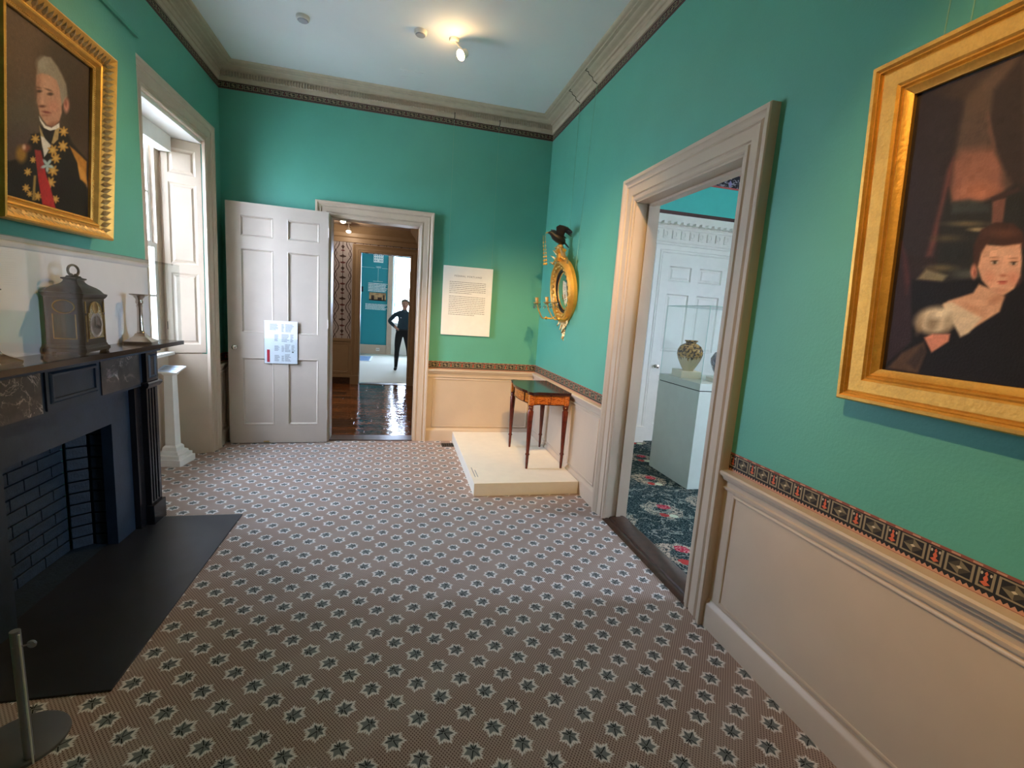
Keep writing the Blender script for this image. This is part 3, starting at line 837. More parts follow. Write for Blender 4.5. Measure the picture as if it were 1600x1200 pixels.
# local: +x is the dial side, y is the width
W2, D2 = .106, .072
MB().sqlathe([(W2 * 1.14, .012), (W2 * 1.14, .026), (W2 * 1.06, .032), (W2 * 1.03, .040), (W2, .044)], M=lambda x, y, z: (x * D2 / W2, y, z)).build('base', EBON, ck)
for sx in (-1, 1):
    for sy in (-1, 1):
        MB().sqlathe([(.013, 0), (.017, .012)], (sx * .062, sy * .102, 0)).build('bracket_foot', BRONZE, ck)
case = MB().box(-D2, D2, -W2, W2, .044, .262).build('case', EBON, ck, bevel=.002)
MB().sqlathe([(W2, .262), (W2 * 1.05, .266), (W2 * 1.12, .276), (W2 * 1.14, .284), (W2 * 1.02, .288)], M=lambda x, y, z: (x * D2 / W2, y, z)).build('cornice', EBON, ck, smooth=30)
bell = [(W2 * .98, .288), (W2 * .93, .294), (W2 * .86, .303), (W2 * .74, .313), (W2 * .58, .321), (W2 * .44, .329), (W2 * .36, .338), (W2 * .34, .346), (W2 * .42, .350), (W2 * .42, .356), (W2 * .28, .358), (W2 * .22, .366)]
MB().sqlathe(bell, M=lambda x, y, z: (x * D2 / W2 * 1.05, y, z)).build('bell_top', EBON, ck, smooth=30)
hp = [(0, .048 * math.cos(a), .390 + .026 * math.sin(a)) for a in [R(-60) + R(300) * i / 16 for i in range(17)]]
hdl = MB().tube(hp, .0055, 8).build('handle', BRONZE, ck, smooth=60)
for sy in (-1, 1): MB().sphere((0, sy * .022, .368), .009).build('handle_knop', BRONZE, hdl, smooth=60)
# dial door with arched head
arch = [(-.072, .075), (.072, .075), (.072, .195)] + [(.060 * math.cos(R(a)), .195 + .052 * math.sin(R(a))) for a in range(0, 181, 20)] + [(-.072, .195)]
MBd = lambda u, v, t: (t, u, v)
dl = MB().prism(arch, D2, D2 + .003, MBd).build('dial', DIAL, ck)
pts = [(D2 + .003, u, v) for u, v in arch]
MB().tube(pts, .0035, 6, closed=True).build('dial_bezel', BRASS, dl, smooth=60)
MB().lathe([(.030, 0), (.030, .002), (.024, .002), (.024, .0)], seg=20, M=lambda x, y, z: (D2 + .0035 + z, x, .220 + y)).build('calendar_ring', BRASS, dl)
MB().lathe([(.062, 0), (.062, .002), (.048, .002), (.048, 0)], seg=28, M=lambda x, y, z: (D2 + .0035 + z, x, .135 + y)).build('chapter_ring', SILVER, dl)
MB().prism([(-.003, 0), (.003, 0), (.001, .045), (-.001, .045)], 0, .002, lambda u, v, t: (D2 + .006 + t, u, .135 + v)).build('hand', EBON, dl)
MB().prism([(-.003, 0), (.003, 0), (.001, .032), (-.001, .032)], 0, .002, lambda u, v, t: (D2 + .006 + t, v * .9, .135 - u - v * .5)).build('hand', EBON, dl)
for sy in (-1, 1):
    MB().box(D2, D2 + .004, sy * .090 - .003, sy * .090 + .003, .06, .185).build('corner_strip', BRASS, ck)
    MB().box(D2, D2 + .004, sy * .090 - .003, sy * .090 + .003, .195, .25).build('corner_strip', BRASS, ck)
# glazed side with round sound fret
for sy in (-1, 1):
    rim = [(.040 * math.cos(R(a)), sy * (W2 + .001), .222 + .030 * math.sin(R(a))) for a in range(0, 360, 15)]
    MB().tube(rim, .003, 6, closed=True).build('side_ring', BRASS, ck, smooth=60)
    sg = MB().box(-.042, .042, sy * W2 - .001, sy * W2 + .001, .075, .185).build('side_glass', DARKG, ck)
    for xx in (-.042, .042): MB().box(xx - .002, xx + .002, sy * W2 - .003, sy * W2 + .003, .072, .188).build('glass_bead', BRASS, sg)
    MB().box(-.042, .042, sy * W2 - .003, sy * W2 + .003, .072, .076).build('glass_bead', BRASS, sg)

def candlestick(loc, rz, label):
    c = thing('candlestick', label, 'candlestick', loc, rz, 'silver candlesticks on the mantel')
    MB().sqlathe([(.068, 0), (.070, .006), (.070, .014), (.064, .018), (.056, .024), (.040, .034), (.028, .046), (.024, .056), (.022, .060)]).build('base', SILVER, c, smooth=25)
    MB().lathe([(.019, .060), (.021, .066), (.017, .072), (.0165, .080), (.0145, .150), (.0130, .215), (.016, .220), (.016, .226), (.012, .230)], seg=16).build('column', SILVER, c, smooth=40)
    MB().lathe([(.012, .230), (.018, .238), (.019, .250), (.016, .256), (.018, .264), (.026, .274), (.030, .282)], seg=16).build('socket', SILVER, c, smooth=40)
    MB().sqlathe([(.028, .282), (.038, .288), (.038, .292), (.030, .293)]).build('drip_pan', SILVER, c)
    return c
candlestick((-1.506, 3.285, ZS), R(10), 'silver column candlestick right of the clock near the mantel end')
candlestick((-1.510, 2.19, ZS), R(8), 'silver candlestick at the left picture edge, mostly outside the frame')
vt = thing('display_cover', 'clear acrylic cover standing over the objects on the mantel shelf', 'display case', (XC + .012, 1.72, ZS))
vx, vy, vz, tg = .186, 1.872, .488, .004
MB().box(vx - tg, vx, 0, vy, 0, vz).build('front_sheet', GLASS, vt)
MB().box(0, vx - tg, vy - tg, vy, 0, vz).build('end_sheet', GLASS, vt)
MB().box(0, vx - tg, 0, tg, 0, vz).build('end_sheet', GLASS, vt)
MB().box(0, vx, 0, vy, vz, vz + tg).build('top_sheet', GLASS, vt)

# ================================================================== PAINTINGS
class Sketch:
    """soft-edged colour fields laid on a canvas grid"""
    def __init__(self, nu, nv, src, uv, base):
        A = []
        for (x, y), (u, v) in zip(src, uv):
            A.append([x, y, 1, 0, 0, 0, -u * x, -u * y, u]); A.append([0, 0, 0, x, y, 1, -v * x, -v * y, v])
        A = np.array(A, float); h = np.linalg.solve(A[:, :8], A[:, 8]); self.h = np.append(h, 1).reshape(3, 3)
        self.inv = np.linalg.inv(self.h)
        U, V = np.meshgrid(np.linspace(0, 1, nu), np.linspace(0, 1, nv))
        q = self.inv @ np.stack([U.ravel(), V.ravel(), np.ones(U.size)])
        self.X = (q[0] / q[2]).reshape(U.shape); self.Y = (q[1] / q[2]).reshape(U.shape)
        self.U, self.V = U, V
        self.rng = np.random.default_rng(3)
        self.c = np.ones((nv, nu, 3)) * np.array(base, float)
    def blend(self, a, col): self.c = self.c * (1 - a[..., None]) + np.array(col, float) * a[..., None]
    def poly(self, pts, col, soft=1.5, k=1.0):
        P = np.array(pts, float); X, Y = self.X, self.Y
        inside = np.zeros(X.shape, bool); d = np.full(X.shape, 1e9)
        n = len(P)
        for i in range(n):
            a, b = P[i], P[(i + 1) % n]
            cond = ((a[1] > Y) != (b[1] > Y))
            with np.errstate(divide='ignore', invalid='ignore'):
                xi = (b[0] - a[0]) * (Y - a[1]) / (b[1] - a[1] + 1e-12) + a[0]
            inside ^= cond & (X < xi)
            ab = b - a; t = np.clip(((X - a[0]) * ab[0] + (Y - a[1]) * ab[1]) / (ab @ ab + 1e-9), 0, 1)
            d = np.minimum(d, np.hypot(X - a[0] - t * ab[0], Y - a[1] - t * ab[1]))
        s = np.where(inside, d, -d)
        self.blend(np.clip(.5 + s / (2 * soft), 0, 1) * k, col)
    def ell(self, cx, cy, rx, ry, col, soft=.3, k=1.0, rot=0):
        c, s = math.cos(R(rot)), math.sin(R(rot)); x = self.X - cx; y = self.Y - cy
        r = np.hypot((x * c + y * s) / rx, (y * c - x * s) / ry)
        self.blend(np.clip((1 + soft - r) / (2 * soft), 0, 1) * k, col)
    def grain(self, amp, cell):
        nv, nu = self.X.shape
        g = self.rng.normal(size=(nv // cell + 2, nu // cell + 2)); g = np.repeat(np.repeat(g, cell, 0), cell, 1)[:nv, :nu]
        self.c *= (1 + amp * g[..., None])
    def build(self, name, M, parent, rough=.6):
        c = np.clip(self.c, 0, 255) / 255.0; L = np.where(c <= .04045, c / 12.92, ((c + .055) / 1.055) ** 2.4)
        nv, nu = self.X.shape
        co = np.array([M(u, v) for u, v in zip(self.U.ravel(), self.V.ravel())])
        i = np.arange(nv * nu).reshape(nv, nu)
        F = np.stack([i[:-1, :-1], i[:-1, 1:], i[1:, 1:], i[1:, :-1]], -1).reshape(-1, 4)
        me = bpy.data.meshes.new(name); me.from_pydata(co.tolist(), [], F.tolist())
        at = me.color_attributes.new('pigment', 'FLOAT_COLOR', 'POINT')
        at.data.foreach_set('color', np.concatenate([L.reshape(-1, 3), np.ones((nv * nu, 1))], 1).astype(np.float32).ravel())
        m, b = newmat('oil_paint_' + name, rough, spec=.25)
        n = S.nt.nodes.new('ShaderNodeVertexColor'); n.layer_name = 'pigment'
        setc(b, n.outputs[0]); bump(b, noise(160, 4), .0015, .5)
        me.materials.append(m)
        return link(name, me, parent)

# --- officer portrait over the mantel (leans out at the top)
P0 = Vector((-1.570, 2.420, 1.832)); eu = Vector((0, 1, 0)); ev = Vector((.05, 0, .716)).normalized()
nrm = eu.cross(ev)                     # out into the room
ang = math.atan2(.05, .716)
po = thing('officer_portrait', 'gilt framed portrait of an officer in a dark gold-trimmed coat with red sash', 'painting', tuple(P0))
CW, CH = .545, .72
Mp = lambda u, v: tuple(eu * (u * CW) + ev * (v * CH))
sk = Sketch(170, 210, [(3, 303), (139, 340), (140, 105), (3, 5)], [(0, 0), (1, 0), (1, 1), (0, 1)], (84, 66, 52))
z6 = lambda *pts: [(x / 6.667, 60 + y / 6.667) for x, y in pts]
z5 = lambda *pts: [(x / 5.4545, 200 + y / 5.4545) for x, y in pts]
sk.ell(25, 70, 60, 70, (102, 78, 60), .7, .7); sk.ell(120, 150, 40, 90, (52, 42, 34), .6, .8); sk.ell(40, 185, 45, 40, (86, 82, 70), .6, .6)
sk.ell(95, 90, 30, 30, (58, 48, 40), .6, .6); sk.ell(30, 230, 40, 30, (76, 60, 58), .6, .6)
sk.poly(z5((0, 300), (150, 260), (280, 60), (350, 30), (560, 0), (620, 120), (745, 260), (760, 780), (0, 580)), (24, 23, 22), 2)
sk.poly(z6((385, 400), (390, 330), (410, 240), (460, 190), (530, 200), (600, 290), (650, 380), (690, 470), (705, 590), (680, 640), (640, 700), (620, 560), (520, 385)), (142, 132, 116), 1.6)
sk.ell(66, 100, 8, 10, (160, 150, 134), .5, .7)
sk.poly(z6((385, 380), (440, 362), (520, 385), (590, 430), (622, 520), (640, 640), (648, 760), (622, 850), (560, 900), (490, 890), (450, 840), (415, 780), (400, 700), (385, 640), (395, 560), (380, 480)), (186, 138, 112), 1.3)
sk.ell(73, 132, 8, 12, (204, 158, 132), .7, .6); sk.ell(84, 165, 8, 9, (194, 128, 106), .7, .6); sk.ell(60, 140, 4, 22, (140, 96, 76), .8, .6)
sk.ell(104, 163, 4.5, 11, (190, 128, 108), .4); sk.ell(103, 160, 2, 5, (130, 70, 58), .5, .7)
sk.ell(62, 142, 4, 2.2, (62, 46, 38), .5, .9); sk.ell(79, 146, 4.6, 2.4, (66, 48, 40), .5, .9); sk.ell(76, 139.5, 6, 1.4, (110, 78, 60), .6, .9, 20); sk.ell(61, 136.5, 4, 1.2, (104, 74, 58), .6, .8, 12)
sk.ell(66, 155, 3.2, 9, (206, 156, 130), .6, .5); sk.ell(66.5, 165, 5, 2, (92, 54, 46), .6, .9); sk.ell(73, 174, 6.5, 1.7, (118, 54, 50), .5, .9, 10); sk.ell(72, 179, 6, 1.6, (150, 94, 78), .6, .6)
sk.ell(83, 193, 9, 4, (150, 96, 76), .6, .7, -20)
sk.poly(z6((410, 800), (440, 850), (480, 900), (540, 920), (620, 870), (626, 930), (520, 955), (465, 925), (420, 850)), (226, 220, 208), .8)
sk.poly(z6((425, 900), (470, 930), (530, 952), (575, 940), (560, 1060), (545, 1085), (480, 1020)), (30, 30, 32), .8)
sk.poly(z6((412, 900), (440, 960), (480, 1050), (445, 1130)), (172, 146, 98), .8); sk.poly(z6((575, 945), (622, 915), (610, 1040), (560, 1090), (540, 1080)), (176, 148, 96), .8)
sk.poly(z5((350, 60), (375, 70), (440, 140), (400, 215), (380, 240), (368, 170)), (220, 210, 196), 1)
sk.poly(z5((262, 45), (330, 40), (350, 100), (355, 180), (300, 120)), (26, 25, 24), 1)
def sprig(cx, cy, r, col=(190, 142, 64)):
    for k in range(7):
        a = k * 2 * math.pi / 7 + cx
        sk.ell(cx + r * .5 * math.cos(a), cy + r * .55 * math.sin(a), r * .5, r * .22, col, .35, .95, math.degrees(a))
    sk.ell(cx, cy, r * .4, r * .4, (206, 164, 88), .5, .9)
for cx, cy, r in ((305, 85, 40), (545, 20, 42), (540, 145, 48), (455, 180, 48), (480, 250, 45), (455, 355, 50), (435, 460, 48), (478, 605, 36), (325, 580, 40), (225, 510, 36), (240, 370, 36), (285, 265, 30), (255, 560, 28)):
    sprig(cx / 5.4545, 200 + cy / 5.4545, r / 5.4545)
sk.poly(z5((300, 180), (350, 185), (400, 400), (440, 520), (482, 690), (365, 650), (330, 450)), (176, 44, 44), 1.2)
sk.poly(z5((300, 180), (350, 185), (385, 330), (330, 380)), (134, 52, 48), 2, .7)
sk.poly(z5((290, 400), (312, 400), (300, 620), (275, 615)), (150, 120, 62), 1)
for k in range(5):
    a = k * 2 * math.pi / 5 + .3; sk.ell(74.5 + 5 * math.cos(a), 257 + 6 * math.sin(a), 5.5, 2.4, (170, 190, 186), .4, .95, math.degrees(a))
sk.poly(z5((595, 140), (640, 175), (700, 230), (745, 275), (742, 465), (690, 430), (665, 290), (640, 240)), (176, 118, 46), 1.2)
for k in range(9): sk.ell(124 + k * 1.6, 262 + k * 2.4, 1.0, 11, (210, 150, 70), .5, .6, -8)
sk.ell(34, 240, 8.5, 13, (150, 112, 44), .4); sk.ell(42, 230, 7, 6, (150, 84, 62), .5, .8); sk.ell(38, 229, 3, 4, (226, 190, 160), .5, .8)
sk.grain(.02, 1); sk.grain(.02, 4)
sk.build('canvas', Mp, po)
def frame_path(w, h, out, t, M):
    return [M(-out, -out, t), M(w + out, -out, t), M(w + out, h + out, t), M(-out, h + out, t)]
Mq = lambda u, v, t: tuple(eu * u + ev * v + nrm * t)
FW = .096
prof = [(0, 0), (0, .012), (.006, .018), (.010, .018), (.012, .016), (.024, .034), (.032, .037), (.035, .030), (.040, .030), (.060, .050), (.080, .070), (.085, .073), (.092, .070), (FW, .060), (FW, -.02), (0, -.02)]
MB().sweep([Mq(0, 0, 0), Mq(CW, 0, 0), Mq(CW, CH, 0), Mq(0, CH, 0)], nrm, prof, closed=True).build('frame', GOLD, po, smooth=25)
orn = MB(); bead = MB()
def leafbump(mb, p, du, dv, L, Wd, n):
    """a raised lancet leaf"""
    a = Vector(p); U = Vector(du); V = Vector(dv)
    pts = [a - U * L, a - V * Wd * .8 - U * L * .2, a + U * L, a + V * Wd * .8 - U * L * .2]
    top = a + n * .0065; base = len(mb.v)
    mb.v += [tuple(q) for q in pts] + [tuple(top + U * L * .4), tuple(top - U * L * .4)]
    mb.f += [(base + i, base + (i + 1) % 4, base + 4) for i in (1, 2)] + [(base, base + 1, base + 5), (base + 3, base, base + 5), (base + 1, base + 4, base + 5), (base + 3, base + 5, base + 4)]
corners = [(0, 0), (CW, 0), (CW, CH), (0, CH)]
for i in range(4):
    a, b = Vector((*corners[i], 0)), Vector((*corners[(i + 1) % 4], 0)); d = (b - a); L = d.length; d.normalize(); o_ = Vector((d.y, -d.x, 0))
    n = int(L / .028) + 4; s0, s1 = -.06, L + .06
    for k in range(n):
        s = s0 + (s1 - s0) * (k + .5) / n; q = a + d * s + o_ * .060; p = Mq(q.x, q.y, .048)
        sl = (Vector(Mq(o_.x, o_.y, 0)) + nrm).normalized(); along = Vector(Mq(d.x, d.y, 0)).normalized()
        dd = (sl + along * (.55 if k % 2 else .25)).normalized(); nn = (nrm - Vector(Mq(o_.x, o_.y, 0))).normalized()
        leafbump(orn, p, dd, nn.cross(dd).normalized(), .031, .0205, nn)
    nb = int(L / .0095)
    for k in range(nb):
        s = (k + .5) * L / nb; q = a + d * s + o_ * .008; bead.sphere(Mq(q.x, q.y, .018), .0032, 5, 4)
orn.build('leaf_carving', GOLDD, po, kind='stuff'); bead.build('bead_edge', GOLD, po, kind='stuff', smooth=60)
bk = MB().box(XC + .001 - P0.x, .02, 0.02, CW - .02, -.05, -.02); bk.build('stretcher', DARKW, po)

# --- portrait of a child on the right wall
P1 = Vector((1.530, 1.197, 1.400)); eu = Vector((0, -1, 0)); ev = Vector((-.06, 0, .82)).normalized(); nrm = eu.cross(ev)
nrm = nrm if nrm.x < 0 else -nrm
CW, CH = .70, .82
pc = thing('child_portrait', 'large gilt framed portrait of a child in a white puff-sleeved dress before a landscape', 'painting', tuple(P1))
sk = Sketch(230, 260, [(1437, 146), (1378, 575), (1600, 603), (1600, 75)], [(.007, 1.0), (0, .005), ((1.197 - .836) / CW, .007), ((1.197 - .952) / CW, 1.008)], (44, 34, 30))
a3 = lambda *pts: [(1300 + x / 3, y / 3) for x, y in pts]
b3 = lambda *pts: [(1300 + x / 3, 320 + y / 3) for x, y in pts]
sk.poly(a3((570, 740), (590, 600), (620, 470), (700, 380), (900, 200), (900, 860), (790, 900), (700, 945), (555, 945)), (84, 66, 58), 6)
sk.poly(a3((565, 760), (600, 700), (760, 690), (800, 770), (795, 890), (700, 950), (558, 945)), (150, 100, 82), 8, .85)
sk.ell(1530, 300, 30, 14, (176, 112, 84), .7, .7)
sk.ell(1470, 190, 60, 50, (70, 60, 46), .8, .5); sk.ell(1545, 140, 60, 60, (86, 72, 56), .8, .5)
sk.poly(a3((430, 430), (620, 470), (570, 720), (520, 1000), (480, 1200), (300, 1200), (360, 700)), (46, 38, 36), 5)
sk.poly(a3((570, 735), (545, 900), (505, 1080), (470, 1200), (440, 1200), (500, 980), (540, 800)), (112, 66, 60), 4, .8)
sk.poly(a3((740, 560), (760, 420), (900, 250), (900, 900), (860, 880), (800, 780), (765, 690)), (52, 42, 36), 5)
sk.poly(a3((730, 520), (750, 600), (770, 700), (760, 700), (735, 620)), (122, 86, 72), 3, .6)
sk.poly(a3((545, 880), (560, 950), (700, 945), (790, 910), (860, 860), (900, 880), (900, 1500), (480, 1500), (500, 1050)), (40, 40, 34), 4)
sk.poly(a3((560, 950), (640, 930), (740, 955), (740, 990), (560, 1000)), (58, 64, 62), 4, .8)
sk.ell(1510, 349, 28, 4, (110, 98, 70), .7, .8); sk.ell(1528, 358, 14, 3, (168, 150, 110), .6, .8); sk.ell(1480, 372, 22, 5, (84, 74, 50), .7, .8)
sk.poly(a3((752, 935), (815, 925), (800, 1045), (748, 1045)), (112, 76, 64), 2); sk.poly(a3((745, 925), (880, 870), (890, 890), (750, 945)), (60, 44, 38), 2)
sk.poly(b3((330, 170), (370, 360), (380, 700), (250, 780), (290, 500)), (50, 36, 38), 4); sk.poly(b3((325, 175), (350, 250), (365, 360), (345, 420)), (92, 50, 48), 4, .7)
sk.poly(b3((395, 350), (440, 300), (540, 330), (515, 360)), (150, 142, 112), 3, .8); sk.ell(1470, 418, 20, 5, (118, 108, 74), .7, .7)
sk.ell(1510, 428, 22, 7, (92, 96, 92), .6, .6); sk.ell(1495, 395, 30, 14, (34, 34, 30), .6, .7)
sk.poly(b3((370, 350), (520, 362), (680, 345), (930, 350), (1500, 340), (1500, 1000), (230, 765), (370, 640)), (24, 20, 19), 3)
sk.poly(b3((900, 0), (1200, -160), (1600, -160), (1700, 900), (900, 850)), (30, 25, 24), 12, .8)
sk.poly(b3((660, 285), (662, 190), (700, 112), (770, 80), (850, 85), (895, 125), (905, 200), (800, 195), (740, 180), (716, 205), (695, 285)), (66, 42, 30), 2)
sk.ell(1300 + 800 / 3, 320 + 130 / 3, 22, 7, (102, 66, 42), .6, .6)
sk.poly(b3((688, 370), (660, 412), (545, 448), (515, 470), (560, 535), (620, 605), (690, 560), (785, 500), (808, 430), (760, 400)), (206, 160, 132), 2)
sk.poly(b3((520, 462), (560, 455), (640, 500), (700, 530), (640, 600), (600, 620), (560, 540)), (216, 196, 170), 2.5)
sk.poly(b3((700, 225), (722, 186), (800, 192), (885, 180), (890, 260), (882, 330), (852, 392), (800, 426), (752, 408), (702, 352), (682, 290)), (214, 164, 138), 1.8)
sk.ell(1300 + 850 / 3, 320 + 345 / 3, 9, 10, (208, 130, 108), .7, .6); sk.ell(1300 + 740 / 3, 320 + 340 / 3, 8, 9, (212, 140, 116), .7, .5); sk.ell(1300 + 790 / 3, 320 + 225 / 3, 20, 8, (224, 182, 156), .7, .5)
sk.ell(1300 + 664 / 3, 320 + 312 / 3, 5, 11, (196, 130, 108), .4); sk.ell(1300 + 668 / 3, 320 + 318 / 3, 2, 6, (140, 80, 64), .5, .7)
for ex, ey in ((762, 269), (850, 273)):
    sk.ell(1300 + ex / 3, 320 + ey / 3, 6.5, 3.4, (176, 128, 106), .5, .9); sk.ell(1300 + ex / 3, 320 + ey / 3, 5.4, 2.4, (206, 190, 172), .4, .9); sk.ell(1300 + ex / 3, 320 + ey / 3, 2.5, 2.5, (52, 44, 36), .4)
    sk.ell(1300 + ex / 3, 320 + ey / 3 - 2.6, 6.2, 1.0, (88, 58, 44), .5, .9); sk.ell(1300 + ex / 3, 320 + ey / 3 - 8, 7, 1.2, (150, 104, 80), .6, .7)
sk.ell(1300 + 800 / 3, 320 + 300 / 3, 2.6, 9, (226, 176, 150), .6, .6); sk.ell(1300 + 802 / 3, 320 + 330 / 3, 5.5, 2.2, (176, 104, 84), .6, .8)
sk.ell(1300 + 798 / 3, 320 + 359 / 3, 7.5, 1.7, (150, 56, 50), .4, .9); sk.ell(1300 + 798 / 3, 320 + 367 / 3, 6, 1.8, (196, 106, 92), .5, .8); sk.ell(1300 + 795 / 3, 320 + 400 / 3, 9, 3, (188, 132, 108), .7, .6)
sk.ell(1300 + 770 / 3, 320 + 440 / 3, 12, 6, (170, 118, 92), .7, .6, -25); sk.ell(1300 + 660 / 3, 320 + 485 / 3, 16, 4, (186, 136, 108), .8, .6, 25)
sk.ell(1300 + 485 / 3, 320 + 540 / 3, 32, 21, (214, 196, 168), .25, 1, -8); sk.ell(1300 + 470 / 3, 320 + 555 / 3, 9, 12, (120, 104, 84), .6, .7, 20); sk.ell(1300 + 540 / 3, 320 + 560 / 3, 6, 16, (150, 132, 108), .6, .6, 10)
sk.ell(1300 + 510 / 3, 320 + 510 / 3, 14, 6, (234, 220, 196), .6, .8, -20); sk.ell(1300 + 410 / 3, 320 + 560 / 3, 5, 14, (150, 130, 104), .6, .7, 15)
sk.poly(b3((430, 622), (470, 605), (552, 605), (545, 640), (465, 692)), (212, 140, 118), 1.8)
sk.poly(b3((255, 765), (330, 690), (430, 640), (440, 690), (400, 790)), (82, 62, 46), 2.5); sk.poly(b3((350, 740), (420, 660), (438, 690), (390, 770)), (52, 42, 34), 3, .8)
sk.grain(.02, 1); sk.grain(.025, 5)
Mp = lambda u, v: tuple(eu * (u * CW) + ev * (v * CH))
Mq = lambda u, v, t: tuple(eu * u + ev * v + nrm * t)
sk.build('canvas', Mp, pc, .6)
prof = [(0, -.004), (0, .012), (.014, .018), (.020, .024), (.026, .020), (.030, .028), (.036, .024), (.042, .030), (.078, .038), (.084, .035), (.088, .044), (.092, .042), (.098, .050), (.108, .050), (.114, .040), (.114, -.01), (0, -.01)]
MB().sweep([Mq(0, 0, 0), Mq(CW, 0, 0), Mq(CW, CH, 0), Mq(0, CH, 0)], nrm, prof, closed=True).build('frame', GOLD, pc, smooth=25)
MB().box(.0, XR - .001 - P1.x, -CW + .03, -.03, .0, .03).build('backing_strip', DARKW, pc)
for yy, z1 in ((.10, 3.46), (.035, 3.46)):
    a = Vector((1.482, 1.197 - yy, 2.28)) - P1; b = Vector((1.545, 1.197 - yy + .05, z1)) - P1
    wv = MB().tube([a, b], .0016, 6).build('hanging_wire', WIRE, pc)
    MB().tube([b + Vector((-.02, 0, .05)), b + Vector((-.05, 0, .02)), b + Vector((-.03, 0, -.01)), b + Vector((0, 0, -.02))], .003, 6).build('hook', IRON, wv)

# ================================================================== CARD TABLE, PLINTH, MIRROR
pt = .11
MB_ = MB().box(.636, 1.538, 3.60, 5.225, 0, pt)
plo = thing('display_plinth', 'low cream display plinth on the carpet under the card table', 'plinth', (1.087, 4.41, 0))
MB().box(-.451, .451, -.81, .815, 0, pt).build('platform', PLINTH, plo, bevel=.003)
def greek(parent, mat, rows, u0, u1, h, M, seed, name='printed_line'):
    """unreadable lines of small print as broken strips"""
    rg = random.Random(seed)
    for k, (v, end) in enumerate(rows):
        mb = MB(); u = u0
        while u < u0 + (u1 - u0) * end:
            w = rg.uniform(.02, .075) * (u1 - u0); w = min(w, u0 + (u1 - u0) * end - u)
            if w < .006 * (u1 - u0): break
            mb.slab(u, u + w, v - h / 2, v + h / 2, [], 0, .0005, M); u += w + .012 * (u1 - u0)
        mb.build(name, mat, parent)
greek(plo, INKL, [(.0, 1.0), (.022, .72)], -.66, -.42, .008, lambda u, v, t: (-.418 + v, u, pt + t), 3)

tx, ty = 1.345, 4.285                       # table stands with its back to the right wall
tb = thing('card_table', 'mahogany card table with serpentine top and turned tapering legs on the cream plinth', 'table', (tx, ty, pt + .0006))
hw, ft = .375, -.205                        # half length along the wall, front edge (towards the room is -x)
def outline(g):
    P = [(.175 + g, -hw + .01 - g), (.175 + g, hw - .01 + g)]
    P += [(-.12, hw - .03 + g), (-.165 - g, hw - .005 + g), (-.195 - g, hw - .03 + g * .6), (-.200 - g, hw - .07)]
    n = 12
    for i in range(n + 1):
        y = (hw - .09) * (1 - 2 * i / n)
        P.append((-.192 - g - .045 * math.cos(y / (hw - .09) * math.pi / 2), y))
    P += [(-.200 - g, -hw + .07), (-.195 - g, -hw + .03 - g * .6), (-.165 - g, -hw + .005 - g), (-.12, -hw + .03 - g)]
    return P
Hh = .708
MB().prism(outline(.012), Hh - .012, Hh).build('top_leaf', MAHOGD, tb, bevel=.002)
MB().prism(outline(.008), Hh - .026, Hh - .0125).build('lower_leaf', MAHOGD, tb, bevel=.002)
ap = outline(-.012)
aprn = MB().prism(ap, Hh - .118, Hh - .026).build('apron', SATIN, tb)
eb = MB().prism(outline(-.008), Hh - .120, Hh - .113).build('apron_bead', MAHOGD, tb)
legp = [(r_ * 1.22, z_) for r_, z_ in [(.008, 0), (.010, .05), (.0115, .125), (.016, .130), (.017, .138), (.012, .144), (.0125, .160), (.019, .40), (.0225, .53), (.0165, .545), (.021, .553), (.016, .560), (.022, .568), (.019, .576), (.022, .590)]]
lg = None
for lx, ly in ((-.178, -.340), (-.178, .340), (.150, -.340), (.150, .340)):
    g = thing  # each leg: a turned shaft and the inlaid block above it
    l_ = MB().lathe(legp, (0, 0, 0), 16).build('leg', MAHOG, tb, smooth=35) if lg is None else copyobj(lg, tb)
    lg = lg or l_
    l_.location = (lx, ly, 0)
    MB().box(-.022, .022, -.022, .022, .590, Hh - .026).build('leg_block', SATIN, l_, bevel=.001)
for sy in (-1, 1):
    MB().box(-.006, .006, sy * .2 - .002, sy * .2 + .002, Hh - .11, Hh - .03).build('inlay_line', MAHOGD, aprn).location = (-.205, 0, 0)
MB().box(-.002, .002, -.003, .0, Hh - .11, Hh - .03).build('inlay_line', MAHOGD, aprn).location = (0, -.352, 0)
MB().box(.17, .192, -.30, -.26, Hh - .06, Hh - .03).build('hinge_knuckle', BRASS, tb)

# girandole mirror, leaning out from the wall at the top
mt = thing('girandole_mirror', 'round gilt convex mirror with black eagle and candle arms on the right wall', 'mirror', (1.548, 4.385, 1.735), rot=(0, R(-7), 0))
# local: x points to the wall, -x into the room
def ringp(r, x, n=40): return [(x, r * math.cos(2 * math.pi * i / n), r * math.sin(2 * math.pi * i / n)) for i in range(n)]
ML_ = lambda x, y, z: (-z, x, y)             # lathe axis towards the room
MB().lathe([(.300, -.015), (.305, .02), (.292, .045), (.275, .060), (.262, .062), (.254, .054), (.246, .040), (.222, .028), (.214, .030), (.208, .026), (.205, .010), (.205, -.015)], seg=48, M=ML_).build('frame', GOLD, mt, smooth=30)
MB().lathe([(.206, .004), (.206, .022), (.196, .020), (.190, .008), (.190, .004)], seg=48, M=ML_).build('inner_slip', BIRD, mt, smooth=30)
sm_m, sm_b = newmat('silvered_glass', .03, 1.0); setc(sm_b, (.78, .80, .78))
MB().lathe([(.192, .004), (.170, .016), (.130, .028), (.085, .036), (.04, .040), (.0005, .0415)], seg=48, M=ML_).build('convex_glass', sm_m, mt, smooth=60)
